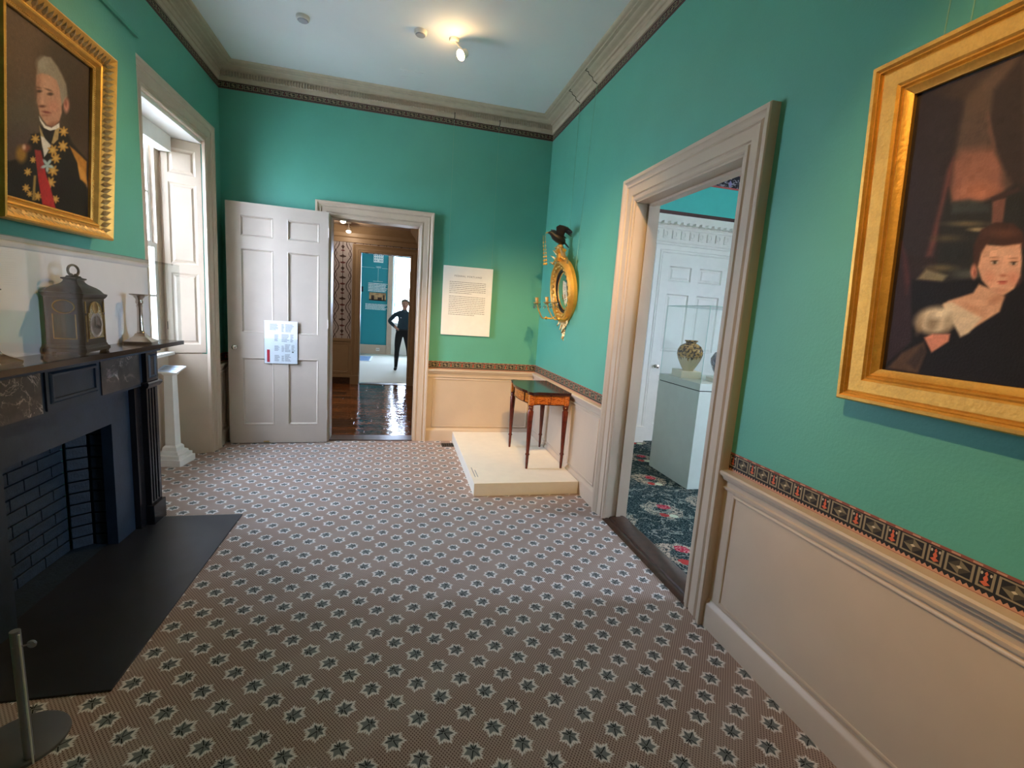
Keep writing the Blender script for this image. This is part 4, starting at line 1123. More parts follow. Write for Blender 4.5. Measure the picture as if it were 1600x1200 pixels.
for k in range(26):
    a = 2 * math.pi * k / 26
    if k == 0: b0 = MB().sphere((0, 0, 0), .0155, 10, 7).build('gilt_ball', BRASS, mt, smooth=60); bb = b0
    else: bb = copyobj(b0, mt)
    bb.location = (-.044, .232 * math.cos(a), .234 * math.sin(a))
def acanthus(name, base, tip, w, par, curl=.02, mat=GOLDD):
    """a carved leaf: a tapering, ridged, curling blade with a notched edge"""
    b, t = Vector(base), Vector(tip); d = t - b; L = d.length; d.normalize()
    s = d.cross(Vector((1, 0, 0))).normalized(); out = Vector((-1, 0, 0)); mb = MB(); R_ = []
    for i in range(8):
        f = i / 7; ww = w * math.sin(math.pi * min(1, .25 + f * .75)) * (1 if i % 2 else .72); c = b + d * L * f + out * (curl * f * f * 1.5)
        R_.append([c - s * ww, c + out * .016 * (1 - f * .6), c + s * ww, c - out * .008])
    mb.loft(R_); return mb.build(name, mat, par)
# crest
for sy in (-1, 1):
    for k, (y0, z0, y1, z1, w) in enumerate(((.05, .285, .11, .40, .026), (.10, .275, .19, .355, .024), (.155, .25, .25, .30, .022), (.04, .30, .055, .42, .02))):
        acanthus('crest_leaf', (-.02, sy * y0, z0), (-.035, sy * y1, z1), w, mt)
    for k in range(4):
        MB().sphere((-.045, sy * (.07 + k * .04), .315 - k * .012), .013 - k * .001, 8, 6).build('crest_ball', GOLD, mt, smooth=60)
MB().sqlathe([(.045, .285), (.050, .30), (.034, .32), (.030, .355), (.042, .370), (.046, .385), (.03, .40)], (-.03, 0, 0), ratio=.9).build('crest_pedestal', GOLD, mt, smooth=20)
MB().sphere((-.035, 0, .412), .036, 9, 6, (1, 1.1, .8)).build('rock', GOLDD, mt)
# pendant
for sy in (-1, 0, 1):
    acanthus('pendant_leaf', (-.025, sy * .05, -.285), (-.018, sy * .045, -.40 + abs(sy) * .03), .028, mt)
    acanthus('pendant_leaf', (-.020, sy * .025, -.36), (-.012, sy * .012, -.455), .022, mt)
    acanthus('pendant_leaf', (-.02, sy * .11, -.262), (-.018, sy * .12, -.335), .022, mt)
MB().sphere((-.016, 0, -.468), .020, 9, 6).build('pendant_bud', GOLD, mt, smooth=60)
# eagle
eg = MB().loft([[(x + .0, y * 1.0, z) for x, y, z in [(cx + r * .9 * math.cos(a), r * math.sin(a), cz + r * .75 * math.sin(a + math.pi / 2) * 0 + r * .6 * math.cos(a)) for a in [2 * math.pi * k / 10 for k in range(10)]]] for cx, cz, r in ((.012, .44, .012), (-.010, .462, .036), (-.040, .490, .044), (-.072, .512, .040), (-.098, .532, .026), (-.112, .548, .024), (-.130, .556, .022), (-.146, .552, .014))])
ego = eg.build('eagle', BIRD, mt, smooth=60)
MB().loft([[(-.144, -.006, .556), (-.144, .006, .556), (-.144, .006, .544), (-.144, -.006, .544)], [(-.166, -.004, .552), (-.166, .004, .552), (-.166, .003, .542), (-.166, -.003, .542)], [(-.176, -.001, .536), (-.176, .001, .536), (-.175, .001, .534), (-.175, -.001, .534)]]).build('beak', BRASS, ego)
for sy in (-1, 1):
    wing = MB(); R_ = []
    for f, x, y, z, c, th in ((0, -.05, .03, .52, .055, .012), (.3, -.055, .085, .575, .075, .010), (.6, -.035, .13, .585, .080, .007), (.85, -.01, .165, .565, .06, .005), (1, .012, .19, .535, .02, .003)):
        R_.append([(x - c * .5, sy * y, z + .012), (x, sy * y, z + th), (x + c * .7, sy * y, z - .03), (x, sy * y, z - th)])
    wing.loft(R_).build('wing', BIRD, ego, smooth=50)
    for k in range(4):
        acanthus('feather', (.0, sy * (.06 + k * .032), .55), (.055 - k * .01, sy * (.075 + k * .036), .500 + k * .008), .014, ego, .0, BIRD)
acanthus('tail', (.01, 0, .455), (.055, 0, .405), .03, ego, 0, BIRD)
for k in range(2):
    ch = MB(); n = 9
    pts = [(-.172 - .012 * k, .012 * (1 - 2 * k) + .05 * k, .53 - .033 * i) for i in range(n)]
    cho = MB().tube(pts, .0016, 5).build('ball_chain', BRASS, mt)
    for i in range(2, n):
        MB().sphere(pts[i], .006 + .0016 * max(0, i - 4), 8, 6).build('chain_ball', GOLD, cho, smooth=60)
# candle branches, one each side, each with two cups, pans and crystal drops
for sy in (-1, 1):
    br = MB().tube([(-.03, sy * .16, -.235), (-.08, sy * .185, -.262), (-.13, sy * .20, -.255)], [.010, .008, .008], 8).build('candle_branch', GOLD, mt, smooth=60)
    MB().sphere((-.135, sy * .20, -.252), .016, 8, 6).build('branch_boss', GOLD, br)
    for ex, ey in ((-.235, .165), (-.20, .275)):
        s0 = Vector((-.135, sy * .20, -.252)); e0 = Vector((ex, sy * ey, -.095))
        m1 = s0 + (e0 - s0) * .55 + Vector((0, 0, -.075)); m2 = s0 + (e0 - s0) * .92 + Vector((0, 0, -.045))
        am = MB().tube([s0, s0.lerp(m1, .6) + Vector((0, 0, -.01)), m1, m2, e0], .0055, 8).build('candle_arm', GOLD, br, smooth=60)
        MB().lathe([(.006, -.02), (.012, -.01), (.034, .0), (.036, .005), (.012, .006), (.012, .012), (.016, .018), (.015, .045), (.019, .048), (.019, .052), (.010, .052)], tuple(e0), 14).build('candle_cup', GOLDD, br, smooth=30)
        for k in range(7):
            a = 2 * math.pi * k / 7; c = e0 + Vector((.033 * math.cos(a), .033 * math.sin(a), -.004))
            mb = MB()
            for q, (dz, r, l) in enumerate(((-.012, .005, .007), (-.036, .0075, .017))):
                mb.lathe([(.0004, -l), (r, 0), (.0004, l)], (c.x, c.y, c.z + dz), 5)
            mb.build('crystal_drop', CRYSTAL, br)
_mi = (Matrix.Translation((1.548, 4.385, 1.735)) @ Matrix.Rotation(R(-7), 4, 'Y')).inverted()
for p0, p1 in (((1.555, 4.40, 2.03), (1.556, 4.42, 3.440)), ((1.558, 4.17, 1.92), (1.556, 4.03, 3.440))):
    a = _mi @ Vector(p0); b = _mi @ Vector(p1); W = lambda *d: _mi @ (Vector(p1) + Vector(d))
    wv = MB().tube([a, b], .0016, 6).build('hanging_wire', WIRE, mt)
    MB().tube([W(-.10, 0, .100), W(-.115, 0, .085), W(-.085, 0, .078), W(-.080, 0, .060), W(-.048, 0, .045), W(-.040, 0, .020), W(0, 0, 0)], .0032, 6).build('hook', IRON, wv)

# white text panel on the end wall
sg = thing('text_panel', 'white printed text panel headed FEDERAL PORTLAND hanging beside the hall doorway', 'sign', (.725, YB - .018, 1.582))
MB().box(-.272, .272, -.006, .006, -.372, .372).build('board', WHITE, sg, bevel=.001)
MB().box(-.20, .20, .006, .0165, -.30, .30).build('back_spacer', SHADOWG, sg)
Msg = lambda u, v, t: (u, -.0062 - t, v)
TM = Matrix(((1, 0, 0, 0), (0, 0, -1, -.0064), (0, 1, 0, .268), (0, 0, 0, 1)))
text_part('heading', 'FEDERAL PORTLAND', .026, INK, sg, TM, spacing=1.28)
greek(sg, INK, [(.205 - i * .0196, 1 if i < 6 else .62) for i in range(7)] + [(.050 - i * .0196, 1 if i < 10 else .72) for i in range(11)], -.20, .20, .0048, Msg, 11)
for xx in (-.22, .255):
    wv = MB().tube([(xx, .004, .36), (xx - .01, .01, 1.868)], .0012, 6).build('hanging_wire', WIRE, sg)
    MB().tube([(xx - .01, -.01, 1.90), (xx - .01, -.035, 1.895), (xx - .01, -.03, 1.86), (xx - .01, .0, 1.845)], .004, 6).build('hook', IRON, wv)

# ================================================================== OPEN DOOR
dr = thing('panelled_door', 'stone painted six-panel door standing open against the end wall', 'door', (-.705, 5.192, .008), rot=(0, 0, R(180 + 3.6)))
DW, DH = .905, 2.345                         # local +x runs from hinge to free edge; +y faces the room
pans = []
for a, b in ((.085, .375), (.500, .785)):
    for c, d in ((2.035, 2.228), (1.12, 1.925), (.19, .875)): pans.append((a, b, c, d))
Md = lambda u, v, t: (u, t, v)
leaf = MB().slab(0, DW, 0, DH, pans, 0, .040, Md).build('door_leaf', DOORP, dr)
for p in pans:
    MB().rings(*p, [(0, .040), (.006, .043), (.012, .036), (.020, .026), (.022, .026)], Md).build('panel', DOORP, leaf)
    MB().rings(*p, [(0, .0), (.014, .008), (.016, .010)], Md).build('back_panel', DOORP, leaf)
kn = MB().lathe([(.020, 0), (.020, .004), (.008, .006), (.008, .020), (.014, .026), (.024, .034), (.026, .046), (.020, .056), (.0005, .060)], seg=16, M=lambda x, y, z: (DW - .065 + x, .040 + z, .975 + y)).build('knob', SILVER, dr, smooth=50)
MB().box(DW - .003, DW + .002, .008, .032, .92, 1.03).build('latch_plate', BRASS, dr)
for zz in (.25, 1.2, 2.1): MB().lathe([(.007, 0), (.007, .09)], (-.004, .044, zz), 8).build('hinge', DOORP, dr)
MB().box(.55, .60, .04, .055, .012, .022).build('bottom_bolt', BRASS, dr)
# paper in a clear holder hung on the door
ph = thing('leaflet_holder', 'clear plastic holder with a printed floor guide hung on the open door', 'leaflet holder', (-1.135, 5.118, 1.045), rot=(0, 0, R(3.6)))
# local: x right, -y towards the room
MB().box(-.150, .150, -.002, .0, -.212, .214).build('printed_sheet', PAPER, ph)
MB().box(-.156, .158, .001, .004, -.216, .20).build('holder_back', GLASS, ph)
MB().box(-.156, .158, -.006, -.004, -.216, .035).build('holder_pocket', GLASS, ph)
MB().box(-.156, .158, -.006, .004, -.219, -.216).build('holder_foot', GLASS, ph)
Mph = lambda u, v, t: (u, -.002 - t, v)
MB().slab(-.128, -.102, -.20, -.075, [], 0, .0005, Mph).build('red_band', REDINK, ph)
for (a, b, c, d) in ((.04, .118, .105, .185), (.005, .03, .105, .185), (-.10, -.02, .12, .185), (.005, .075, .005, .085), (.085, .115, .005, .085), (-.06, -.02, .01, .08), (.035, .09, -.095, -.015), (.005, .03, -.095, -.03), (-.06, -.01, -.085, -.03), (.095, .13, -.085, -.02), (.035, .09, -.19, -.115), (.005, .03, -.19, -.13), (-.06, -.01, -.19, -.125)):
    rows = [(c + (d - c) * (k + .5) / 6, random.uniform(.6, 1)) for k in range(6)]
    greek(ph, INKL, rows, a, b, (d - c) / 11, Mph, int(a * 1000) + 7, 'printed_column')
MB().slab(.098, .116, -.100, -.088, [], 0, .0006, Mph).build('printed_mark', INK, ph)

# ================================================================== LABEL STAND, STANCHION, SMALL FITTINGS
ls = thing('label_stand', 'white square tapering pillar with a tilted label in the window recess', 'label stand', (-1.872, 4.525, 0), R(-8))
MB().sqlathe([(.115, 0), (.115, .055), (.100, .060), (.100, .085), (.082, .092), (.078, .112), (.058, .122), (.056, .150), (.044, .165)]).build('base', WHITE, ls)
MB().sqlathe([(.040, .165), (.034, .78)]).build('shaft', WHITE, ls)
MB().sqlathe([(.036, .775), (.045, .79), (.045, .80)]).build('neck', WHITE, ls)
ca, sa = math.cos(R(16)), math.sin(R(16))
Ml = lambda x, y, z: (x, y * ca - z * sa, .825 + y * sa + z * ca)
MB().box(-.090, .090, -.075, .075, -.008, .004, M=Ml).build('label_top', WHITE, ls)
lbm = plain('pale_blue_label', (196, 214, 236), .5, var=.01)
lb = MB().box(-.082, .082, -.067, .067, .004, .006, M=Ml).build('label_card', lbm, ls)
greek(lb, INK, [(.04 - i * .018, random.uniform(.7, 1)) for i in range(5)], -.06, .06, .006, lambda u, v, t: Ml(u, v, .0062 + t), 5)

st = thing('barrier_stanchion', 'grey metal barrier post on a round base beside the hearth', 'stanchion', (-1.155, 1.655, 0))
MB().lathe([(.0005, 0), (.120, 0), (.122, .004), (.120, .010), (.112, .013), (.0005, .015)], seg=40).build('round_base', GREYB, st, smooth=30)
d = Vector((.050, -.075, 0))
lean = [(.050, -.070, .0), (.045, -.068, .455)]
MB().tube([(.066, -.070, .012), (.058, -.066, .448)], .013, 12).build('post', GREY, st, smooth=60)
MB().tube([(.085, -.085, .0), (.078, -.082, .445)], .003, 6).build('cord', WHITE, st)
MB().lathe([(.011, -.004), (.013, 0), (.011, .004)], seg=14, M=lambda x, y, z: (.092 + x, -.058 + z, .395 + y)).build('cord_stop', GREY, st)
MB().tube([(.055, -.08, .40), (.092, -.058, .395)], .003, 6).build('eye_bolt', GREY, st)

for loc, lab in (((-.765, 4.18), 'round white smoke detector on the ceiling, left of the lamp'), ((.096, 4.05), 'round white smoke detector on the ceiling next to the lit lamp')):
    sd = thing('smoke_detector', lab, 'smoke detector', (*loc, ZC - .032), group='smoke detectors on the ceiling')
    MB().lathe([(.0005, 0), (.030, .0), (.044, .008), (.048, .018), (.048, .032)], seg=24).build('housing', WHITE, sd, smooth=40)
    MB().lathe([(.034, -.001), (.036, .002), (.0385, .004), (.034, .006)], seg=24).build('vent_ring', INKL, sd)
ht = thing('ceiling_hatch', 'small square ceiling access panel near the end wall', 'hatch', (.045, 4.78, ZC - .004))
MB().slab(-.105, .105, -.07, .07, [(-.088, .088, -.053, .053)], 0, .004, IDN).build('hatch_frame', CEIL, ht)
MB().box(-.084, .084, -.049, .049, .001, .004).build('hatch_lid', CEIL, ht)
fv = thing('floor_register', 'dark iron floor vent by the skirting left of the plinth', 'vent', (.585, 5.06, 0))
MB().slab(-.085, .05, -.065, .065, [(-.07 + i * .024, -.056 + i * .024, -.05, .05) for i in range(5)], 0, .004, IDN).build('grille', IRON, fv)
MB().box(-.085, .05, -.065, .065, .0, .001).build('duct', SHADOWG, fv)

# ================================================================== LAMPS
def spot_light(loc, target, power, size, color=(1, .61, .23), blend=.35, radius=.03, parent=None):
    l = bpy.data.lights.new('lamp_beam', 'SPOT'); l.energy = power; l.color = color; l.spot_size = R(size); l.spot_blend = blend; l.shadow_soft_size = radius
    o = bpy.data.objects.new('lamp_beam', l); COL.objects.link(o)
    d = Vector(target) - Vector(loc); o.location = loc; o.rotation_euler = d.to_track_quat('-Z', 'Y').to_euler()
    return o
def fixture(base, head, target, label, power, size, color=(1, .61, .23), blend=.35, mat=BULB, spill=0):
    t = thing('ceiling_spotlight', label, 'spotlight', base)
    B, Hd, T = Vector(base), Vector(head), Vector(target); d = (T - Hd).normalized()
    MB().lathe([(.0005, -.02), (.035, -.02), (.040, -.012), (.040, 0)], seg=18).build('ceiling_rose', WHITE, t, smooth=40)
    off = Hd - B
    MB().tube([(0, 0, -.015), off - d * .04], .007, 8).build('stem', WHITE, t)
    a = d.cross(Vector((0, 0, 1)));  a = a.normalized() if a.length > .01 else Vector((1, 0, 0)); b = d.cross(a)
    Mh_ = lambda x, y, z: tuple(off + a * x + b * y + d * z)
    MB().lathe([(.012, -.06), (.030, -.05), (.034, -.02), (.040, .012), (.038, .012), (.031, -.015), (.0005, -.016)], seg=20, M=Mh_).build('shade', WHITE, t, smooth=40)
    MB().lathe([(.0005, -.010), (.032, -.006), (.037, .006), (.030, .018), (.0005, .024)], seg=16, M=Mh_).build('bulb', mat, t, smooth=40)
    spot_light(tuple(Hd + d * .03), target, power, size, color, blend)
    if spill:
        l = bpy.data.lights.new('lamp_spill', 'POINT'); l.energy = spill; l.color = color; l.shadow_soft_size = .02
        o = bpy.data.objects.new('lamp_spill', l); COL.objects.link(o); o.location = Hd + d * .05
    return t
fixture((.355, 4.064, ZC), (.412, 4.02, 3.452), (-1.55, 2.70, 1.70), 'lit ceiling spotlight between the smoke detectors and the corner', 130, 62, blend=.9, spill=3.0)
fixture((-1.0, .30, ZC), (-.97, .31, 3.45), (1.55, .80, 1.62), 'ceiling spotlight aimed at the child portrait, above the picture', 270, 42, blend=.8)
fixture((.75, 1.3, ZC), (.76, 1.36, 3.45), (1.25, 4.75, 1.10), 'ceiling spotlight aimed at the mirror corner, above the picture', 460, 38, blend=.8)
fixture((.35, 1.1, ZC), (.36, 1.16, 3.45), (1.05, 4.5, .7), 'ceiling spotlight aimed at the card table, above the picture', 330, 42, blend=.7)
fixture((.2, .2, ZC), (.2, .22, 3.45), (.9, 1.2, .3), 'ceiling spotlight aimed at the near carpet, above the picture', 30, 110, blend=1.0)
for x_, y_, l_ in ((-.84, 7.62, 'left small lit spotlight on the hall ceiling'), (-.86, 8.62, 'right small lit spotlight on the hall ceiling')):
    fixture((x_, y_, HZ), (x_, y_, HZ - .14), (x_ + .05, y_ - .9, .6), l_, 20, 90, color=(1, .80, .58), mat=BULBS, blend=.6, spill=7.0)
fixture((-.6, 6.0, HZ), (-.6, 6.0, HZ - .12), (-.7, 7.6, 0), 'added fill spotlight brightening the hall, unseen behind the door head', 70, 120, color=(1, .80, .58), mat=BULBS, blend=.8)  # extra flood lamp, out of view, added to lift the hall's brightness

# ================================================================== SIDE ROOM: OVERDOOR, PEDESTAL, VASES
Ms = lambda u, v, t: (u, SY - t, v)
DX0, DX1 = 3.035, 4.04                       # white door
sd = bpy.data.objects.new('door_2', None); COL.objects.link(sd); sd['kind'] = 'structure'; sd['category'] = 'door'
sd['label'] = 'white six-panel door under a carved white overdoor in the side room'
pans = []
for a, b in ((.11, .42), (.52, .85)):
    for c, d in ((2.0, 2.19), (1.15, 1.86), (.22, .86)): pans.append((DX0 + a, DX0 + b, c, d))
lf = MB().slab(DX0, DX1, .01, 2.33, pans, .002, .030, Ms).build('door_leaf', BLUEW, sd)
for p in pans: MB().rings(*p, [(0, .030), (.008, .032), (.02, .016), (.03, .016), (.05, .024)], Ms).build('panel', BLUEW, lf)
MB().lathe([(.022, 0), (.008, .006), (.008, .03), (.022, .04), (.02, .06), (.0005, .065)], seg=14, M=lambda x, y, z: (DX0 + .07 + x, SY - .03 - z, .965 + y)).build('knob', SILVER, lf, smooth=50)
MB().sweep([Ms(DX1, 0, 0), Ms(DX1, 2.33, 0), Ms(DX0, 2.33, 0), Ms(DX0, 0, 0)], (0, -1, 0), cas_p(.15)).build('door_casing', BLUEW, sd, smooth=30)
for x0 in (DX0 - .18, DX1 + .005): MB().box(x0, x0 + .175, SY - .075, SY, 0, .20).build('plinth_block', BLUEW, sd)
EX0, EX1 = DX0 - .18, DX1 + .18
fz = MB().box(EX0, EX1, SY - .06, SY, 2.475, 2.60).build('frieze', BLUEW, sd)
x = EX0 + .02; i = 0
while x < EX1 - .08:
    bk_ = MB().box(x, x + .062, SY - .076, SY - .055, 2.49, 2.585).build('frieze_block', BLUEW, fz, bevel=.002)
    MB().tube([(x + .031 + .018 * math.cos(a), SY - .078, 2.54 + .030 * math.sin(a)) for a in [2 * math.pi * k / 10 for k in range(10)]], .004, 5, closed=True).build('rosette', BLUEW, bk_)
    x += .118; i += 1
MB().sweep([Ms(EX0 + .03, 2.60, 0), Ms(EX1 - .03, 2.60, 0)], (0, 0, 1), [(0, 0), (.085, 0), (.09, .02), (.08, .03), (0, .03)]).build('bead_moulding', BLUEW, sd)
x = EX0 + .01; k = 0
while x < EX1 - .05:
    MB().box(x, x + .045, SY - .135, SY - .06, 2.645, 2.675).build('modillion', BLUEW, sd); x += .083
MB().sweep([(EX0, SY, 0), (EX0, SY - .06, 0), (EX1, SY - .06, 0), (EX1, SY, 0)], (0, 0, 1), [(0, 2.63), (-.01, 2.63), (-.02, 2.675), (-.09, 2.68), (-.10, 2.715), (-.115, 2.735), (-.12, 2.76), (0, 2.765)][::-1]).build('overdoor_cornice', BLUEW, sd, smooth=30)
struct('trim_35', MB().box(1.725, SX1, SY - .004, SY, 2.768, 2.82), UB_X, 'thin dark paper border above the white overdoor', 'border')
struct('trim_36', MB().box(1.725, SX1, SY - .006, SY, 3.165, 3.315), FRIEZEP, 'black figured frieze paper high in the side room', 'border')
for k, z in enumerate((3.150, 3.315)): struct('trim_%d' % (37 + k), MB().box(1.725, SX1, SY - .010, SY, z, z + .018), PINK, 'rose red fillet %s the figured frieze' % ('below' if k == 0 else 'above'), 'border')
sc_ = struct('trim_39', MB().sweep([(1.72, SY, 0), (SX1, SY, 0)], (0, 0, 1), [(0, 3.335), (.02, 3.34), (.025, 3.42), (.05, 3.44), (.07, 3.50), (.12, SZ), (0, SZ)]), BLUEW, 'white enriched cornice of the side room', 'cornice')
x = 2.4
while x < 4.6:
    q = MB().box(x, x + .06, SY - .042, SY - .02, 3.35, 3.41).build('cornice_block', BLUEW, sc_); x += .118
sw = struct('trim_40', MB().box(1.725, EX0, SY - .012, SY, 0, 2.60), BLUEW, 'pale painted panel left of the overdoor', 'wall panel')
MB().box(1.725, EX0, SY - .05, SY, 0, .17).build('skirting', BLUEW, sw)
MB().box(1.725, EX0 + .01, SY - .09, SY - .012, .05, 2.40).build('side_pilaster', BLUEW, sw)
struct('wall_side_panel', MB().box(1.722, 1.735, 3.30, SY, 0, 2.6), BLUEW, 'white panelling on the back of the dividing wall', 'wall')

pd = thing('display_pedestal', 'tall pale green-grey display pedestal in the side room', 'pedestal', (2.99, 3.97, 0))
MB().box(-.365, .365, -.34, .345, 0, .915).build('body', PEDG, pd, bevel=.003)
MB().box(-.358, .358, -.333, .338, .915, .923).build('shadow_gap', SHADOWG, pd)
MB().box(-.365, .365, -.34, .345, .923, .987).build('deck', PEDG, pd, bevel=.003)
gc = thing('glass_case', 'clear glass case over the two vases on the pedestal', 'display case', (2.99, 3.97, .9875))
gh = .685
for a in ((-.36, -.355, -.335, .34, 0, gh), (.355, .36, -.335, .34, 0, gh), (-.355, .355, -.335, -.330, 0, gh), (-.355, .355, .335, .34, 0, gh)): MB().box(*a).build('glass_side', GLASS, gc)
MB().box(-.36, .36, -.335, .34, gh, gh + .005).build('glass_top', GLASS, gc)
for dx, dy in ((-.36, -.335), (.36, -.335), (-.36, .34), (.36, .34)): MB().box(dx - .0015, dx + .0015, dy - .0015, dy + .0015, 0, gh).build('glass_edge', GLASSG, gc)
MB().tube([(-.36, -.335, gh), (.36, -.335, gh), (.36, .34, gh), (-.36, .34, gh)], .0018, 4, closed=True).build('top_edge', GLASSG, gc)
def riser(loc, rz, w, d, h, label):
    o = MB().box(-w / 2, w / 2, -d / 2, d / 2, 0, h).build('vase_riser', PLINTH, bevel=.002)
    o.location = loc; o.rotation_euler = (0, 0, rz); tag(o, label, 'riser', 'white risers in the glass case'); return o
riser((2.79, 4.10, .9878), R(-12), .20, .26, .065, 'white block riser under the drip-glazed vase')
riser((2.96, 3.80, .9878), R(-12), .20, .20, .035, 'lower white block riser under the dark vase')
va = thing('glazed_vase', 'round pottery vase with golden brown drip glaze over a cream foot', 'vase', (2.775, 4.06, 1.0535))
MB().lathe([(.0005, 0), (.050, 0), (.052, .010), (.075, .050), (.105, .110), (.120, .160), (.118, .200), (.098, .240), (.066, .262), (.048, .268), (.050, .282), (.062, .292), (.056, .294), (.046, .282), (.0005, .27)], seg=32).build('body', GLAZE, va, smooth=40)
MB().tube([(.057 * math.cos(a), .057 * math.sin(a), .291) for a in [2 * math.pi * k / 20 for k in range(20)]], .006, 6, closed=True).build('lip', GLAZE, va, smooth=60)
vb = thing('dark_vase', 'dark plum glazed bottle vase partly hidden by the door casing', 'vase', (2.955, 3.79, 1.0235))
MB().lathe([(.0005, 0), (.045, 0), (.048, .01), (.085, .07), (.112, .14), (.114, .18), (.085, .235), (.045, .255), (.028, .268), (.026, .29), (.040, .310), (.034, .311), (.0005, .30)], seg=32).build('body', GLAZED, vb, smooth=40)
MB().tube([(.036 * math.cos(a), .036 * math.sin(a), .309) for a in [2 * math.pi * k / 16 for k in range(16)]], .005, 6, closed=True).build('lip', GLAZED, vb, smooth=60)

fixture((3.1, 2.5, SZ), (3.1, 2.52, SZ - .12), (2.9, 3.95, 1.1), 'ceiling spotlight of the side room aimed at the vases', 90, 36, color=(1, .74, .46), blend=.6)

# ================================================================== FAR ROOM: TIMELINE PRINT, SOCKET, MAT, PERSON
tl = thing('timeline_print', 'white timeline lettering, house drawing and photograph printed on the far teal wall', 'wall print', (-.62, TY1 - .001, 1.6))
Mtl = lambda u, v, t: (u + .62 - .62, -t, v - 1.6)
def tpl(u0, u1, v0, v1, mat, name, holes=()): return MB().slab(u0 + .62, u1 + .62, v0, v1, [(h[0] + .62, h[1] + .62, h[2], h[3]) for h in holes], 0, .002, lambda u, v, t: (u, -t, v - 1.6)).build(name, mat, tl)
hh = []
for j, z in enumerate((2.70, 2.775, 2.845)):
    for i in range(5):
        if j == 0 and i == 2: continue
        hh.append((-.735 + i * .05, -.712 + i * .05, z, z + .04))
tpl(-.755, -.485, 2.665, 2.90, WHITEI, 'house_drawing', hh)
tpl(-.70, -.54, 2.90, 2.925, WHITEI, 'house_roof')
TM = Matrix(((1, 0, 0, 0), (0, 0, -1, -.002), (0, 1, 0, 2.53 - 1.6), (0, 0, 0, 1)))
text_part('year', '1800', .075, WHITEI, tl, TM)
tpl(-1.2, -.72, 2.505, 2.511, WHITEI, 'time_line'); tpl(-.52, -.34, 2.505, 2.511, WHITEI, 'time_line')
tpl(-.623, -.617, 2.13, 2.49, WHITEI, 'drop_line'); tpl(-.76, -.48, 2.122, 2.130, WHITEI, 'drop_line')
greek(tl, WHITEI, [(2.06 - 1.6 - i * .043, 1 - .05 * (i % 3)) for i in range(6)], -.27, .27, .026, lambda u, v, t: (u, -t, v), 21)
greek(tl, WHITEI, [(1.46 - 1.6 - i * .036, 1 - .06 * (i % 3)) for i in range(5)], -.34, .28, .020, lambda u, v, t: (u, -t, v), 22)
SEPIA = plain('sepia_photograph', (178, 142, 98), .6, var=.35, scale=9)
ph_ = tpl(-.86, -.385, 1.57, 1.80, SEPIA, 'photograph')
for a, b, c, d in ((-.80, -.72, 1.57, 1.72), (-.62, -.50, 1.57, 1.67), (-.47, -.42, 1.57, 1.74), (-.86, -.385, 1.57, 1.605)):
    MB().slab(a + .62, b + .62, c, d, [], .002, .003, lambda u, v, t: (u, -t, v - 1.6)).build('photo_figure', DARKW, ph_)
tpl(-1.2, -1.03, 1.80, 1.95, SHADOWG, 'small_photograph')
sk_ = thing('wall_socket', 'small pale electric socket in the skirting of the far room', 'socket', (-.58, TY1 - .021, .135))
MB().box(-.05, .05, -.006, 0, -.045, .045).build('plate', WHITE, sk_, bevel=.002)
for xx in (-.02, .02): MB().box(xx - .012, xx + .012, -.008, -.005, -.015, .015).build('outlet', INKL, sk_)
fm = thing('floor_mat', 'blue grey rectangular mat on the cream carpet of the far room', 'mat', (-1.1, 13.2, 0))
MB().box(-.55, .38, -.55, .55, 0, .010).build('mat_field', MAT, fm)
MB().slab(-.60, .43, -.60, .60, [(-.55, .38, -.55, .55)], 0, .008, IDN).build('mat_edge', WHITEI, fm)

def skinned(name, joints, edges, root=0, sub=2):
    me = bpy.data.meshes.new(name); me.from_pydata([j[:3] for j in joints], edges, [])
    o = bpy.data.objects.new(name, me); COL.objects.link(o)
    m = o.modifiers.new('skin', 'SKIN'); m.use_smooth_shade = True
    for i, j in enumerate(joints):
        r = j[3]; me.skin_vertices[0].data[i].radius = (r, r if len(j) < 5 else j[4])
    me.skin_vertices[0].data[root].use_root = True
    o.modifiers.new('sub', 'SUBSURF').levels = sub
    dg = bpy.context.evaluated_depsgraph_get(); dg.update()
    out = bpy.data.meshes.new_from_object(o.evaluated_get(dg)); bpy.data.objects.remove(o)
    return out
SKIN = plain('skin', (176, 128, 104), .5, var=.04); SHIRT = plain('dark_teal_shirt', (34, 56, 66), .8, var=.1, scale=40)
TROU = plain('black_trousers', (17, 16, 19), .85, var=.1); HAIR = plain('short_brown_hair', (70, 62, 44), .7, var=.2, scale=60); SHOE = plain('black_shoes', (12, 12, 13), .5, var=.1)
pe = thing('person', 'person in a dark shirt and black trousers standing hand on hip behind the far doorway', 'person', (.10, 11.15, 0))
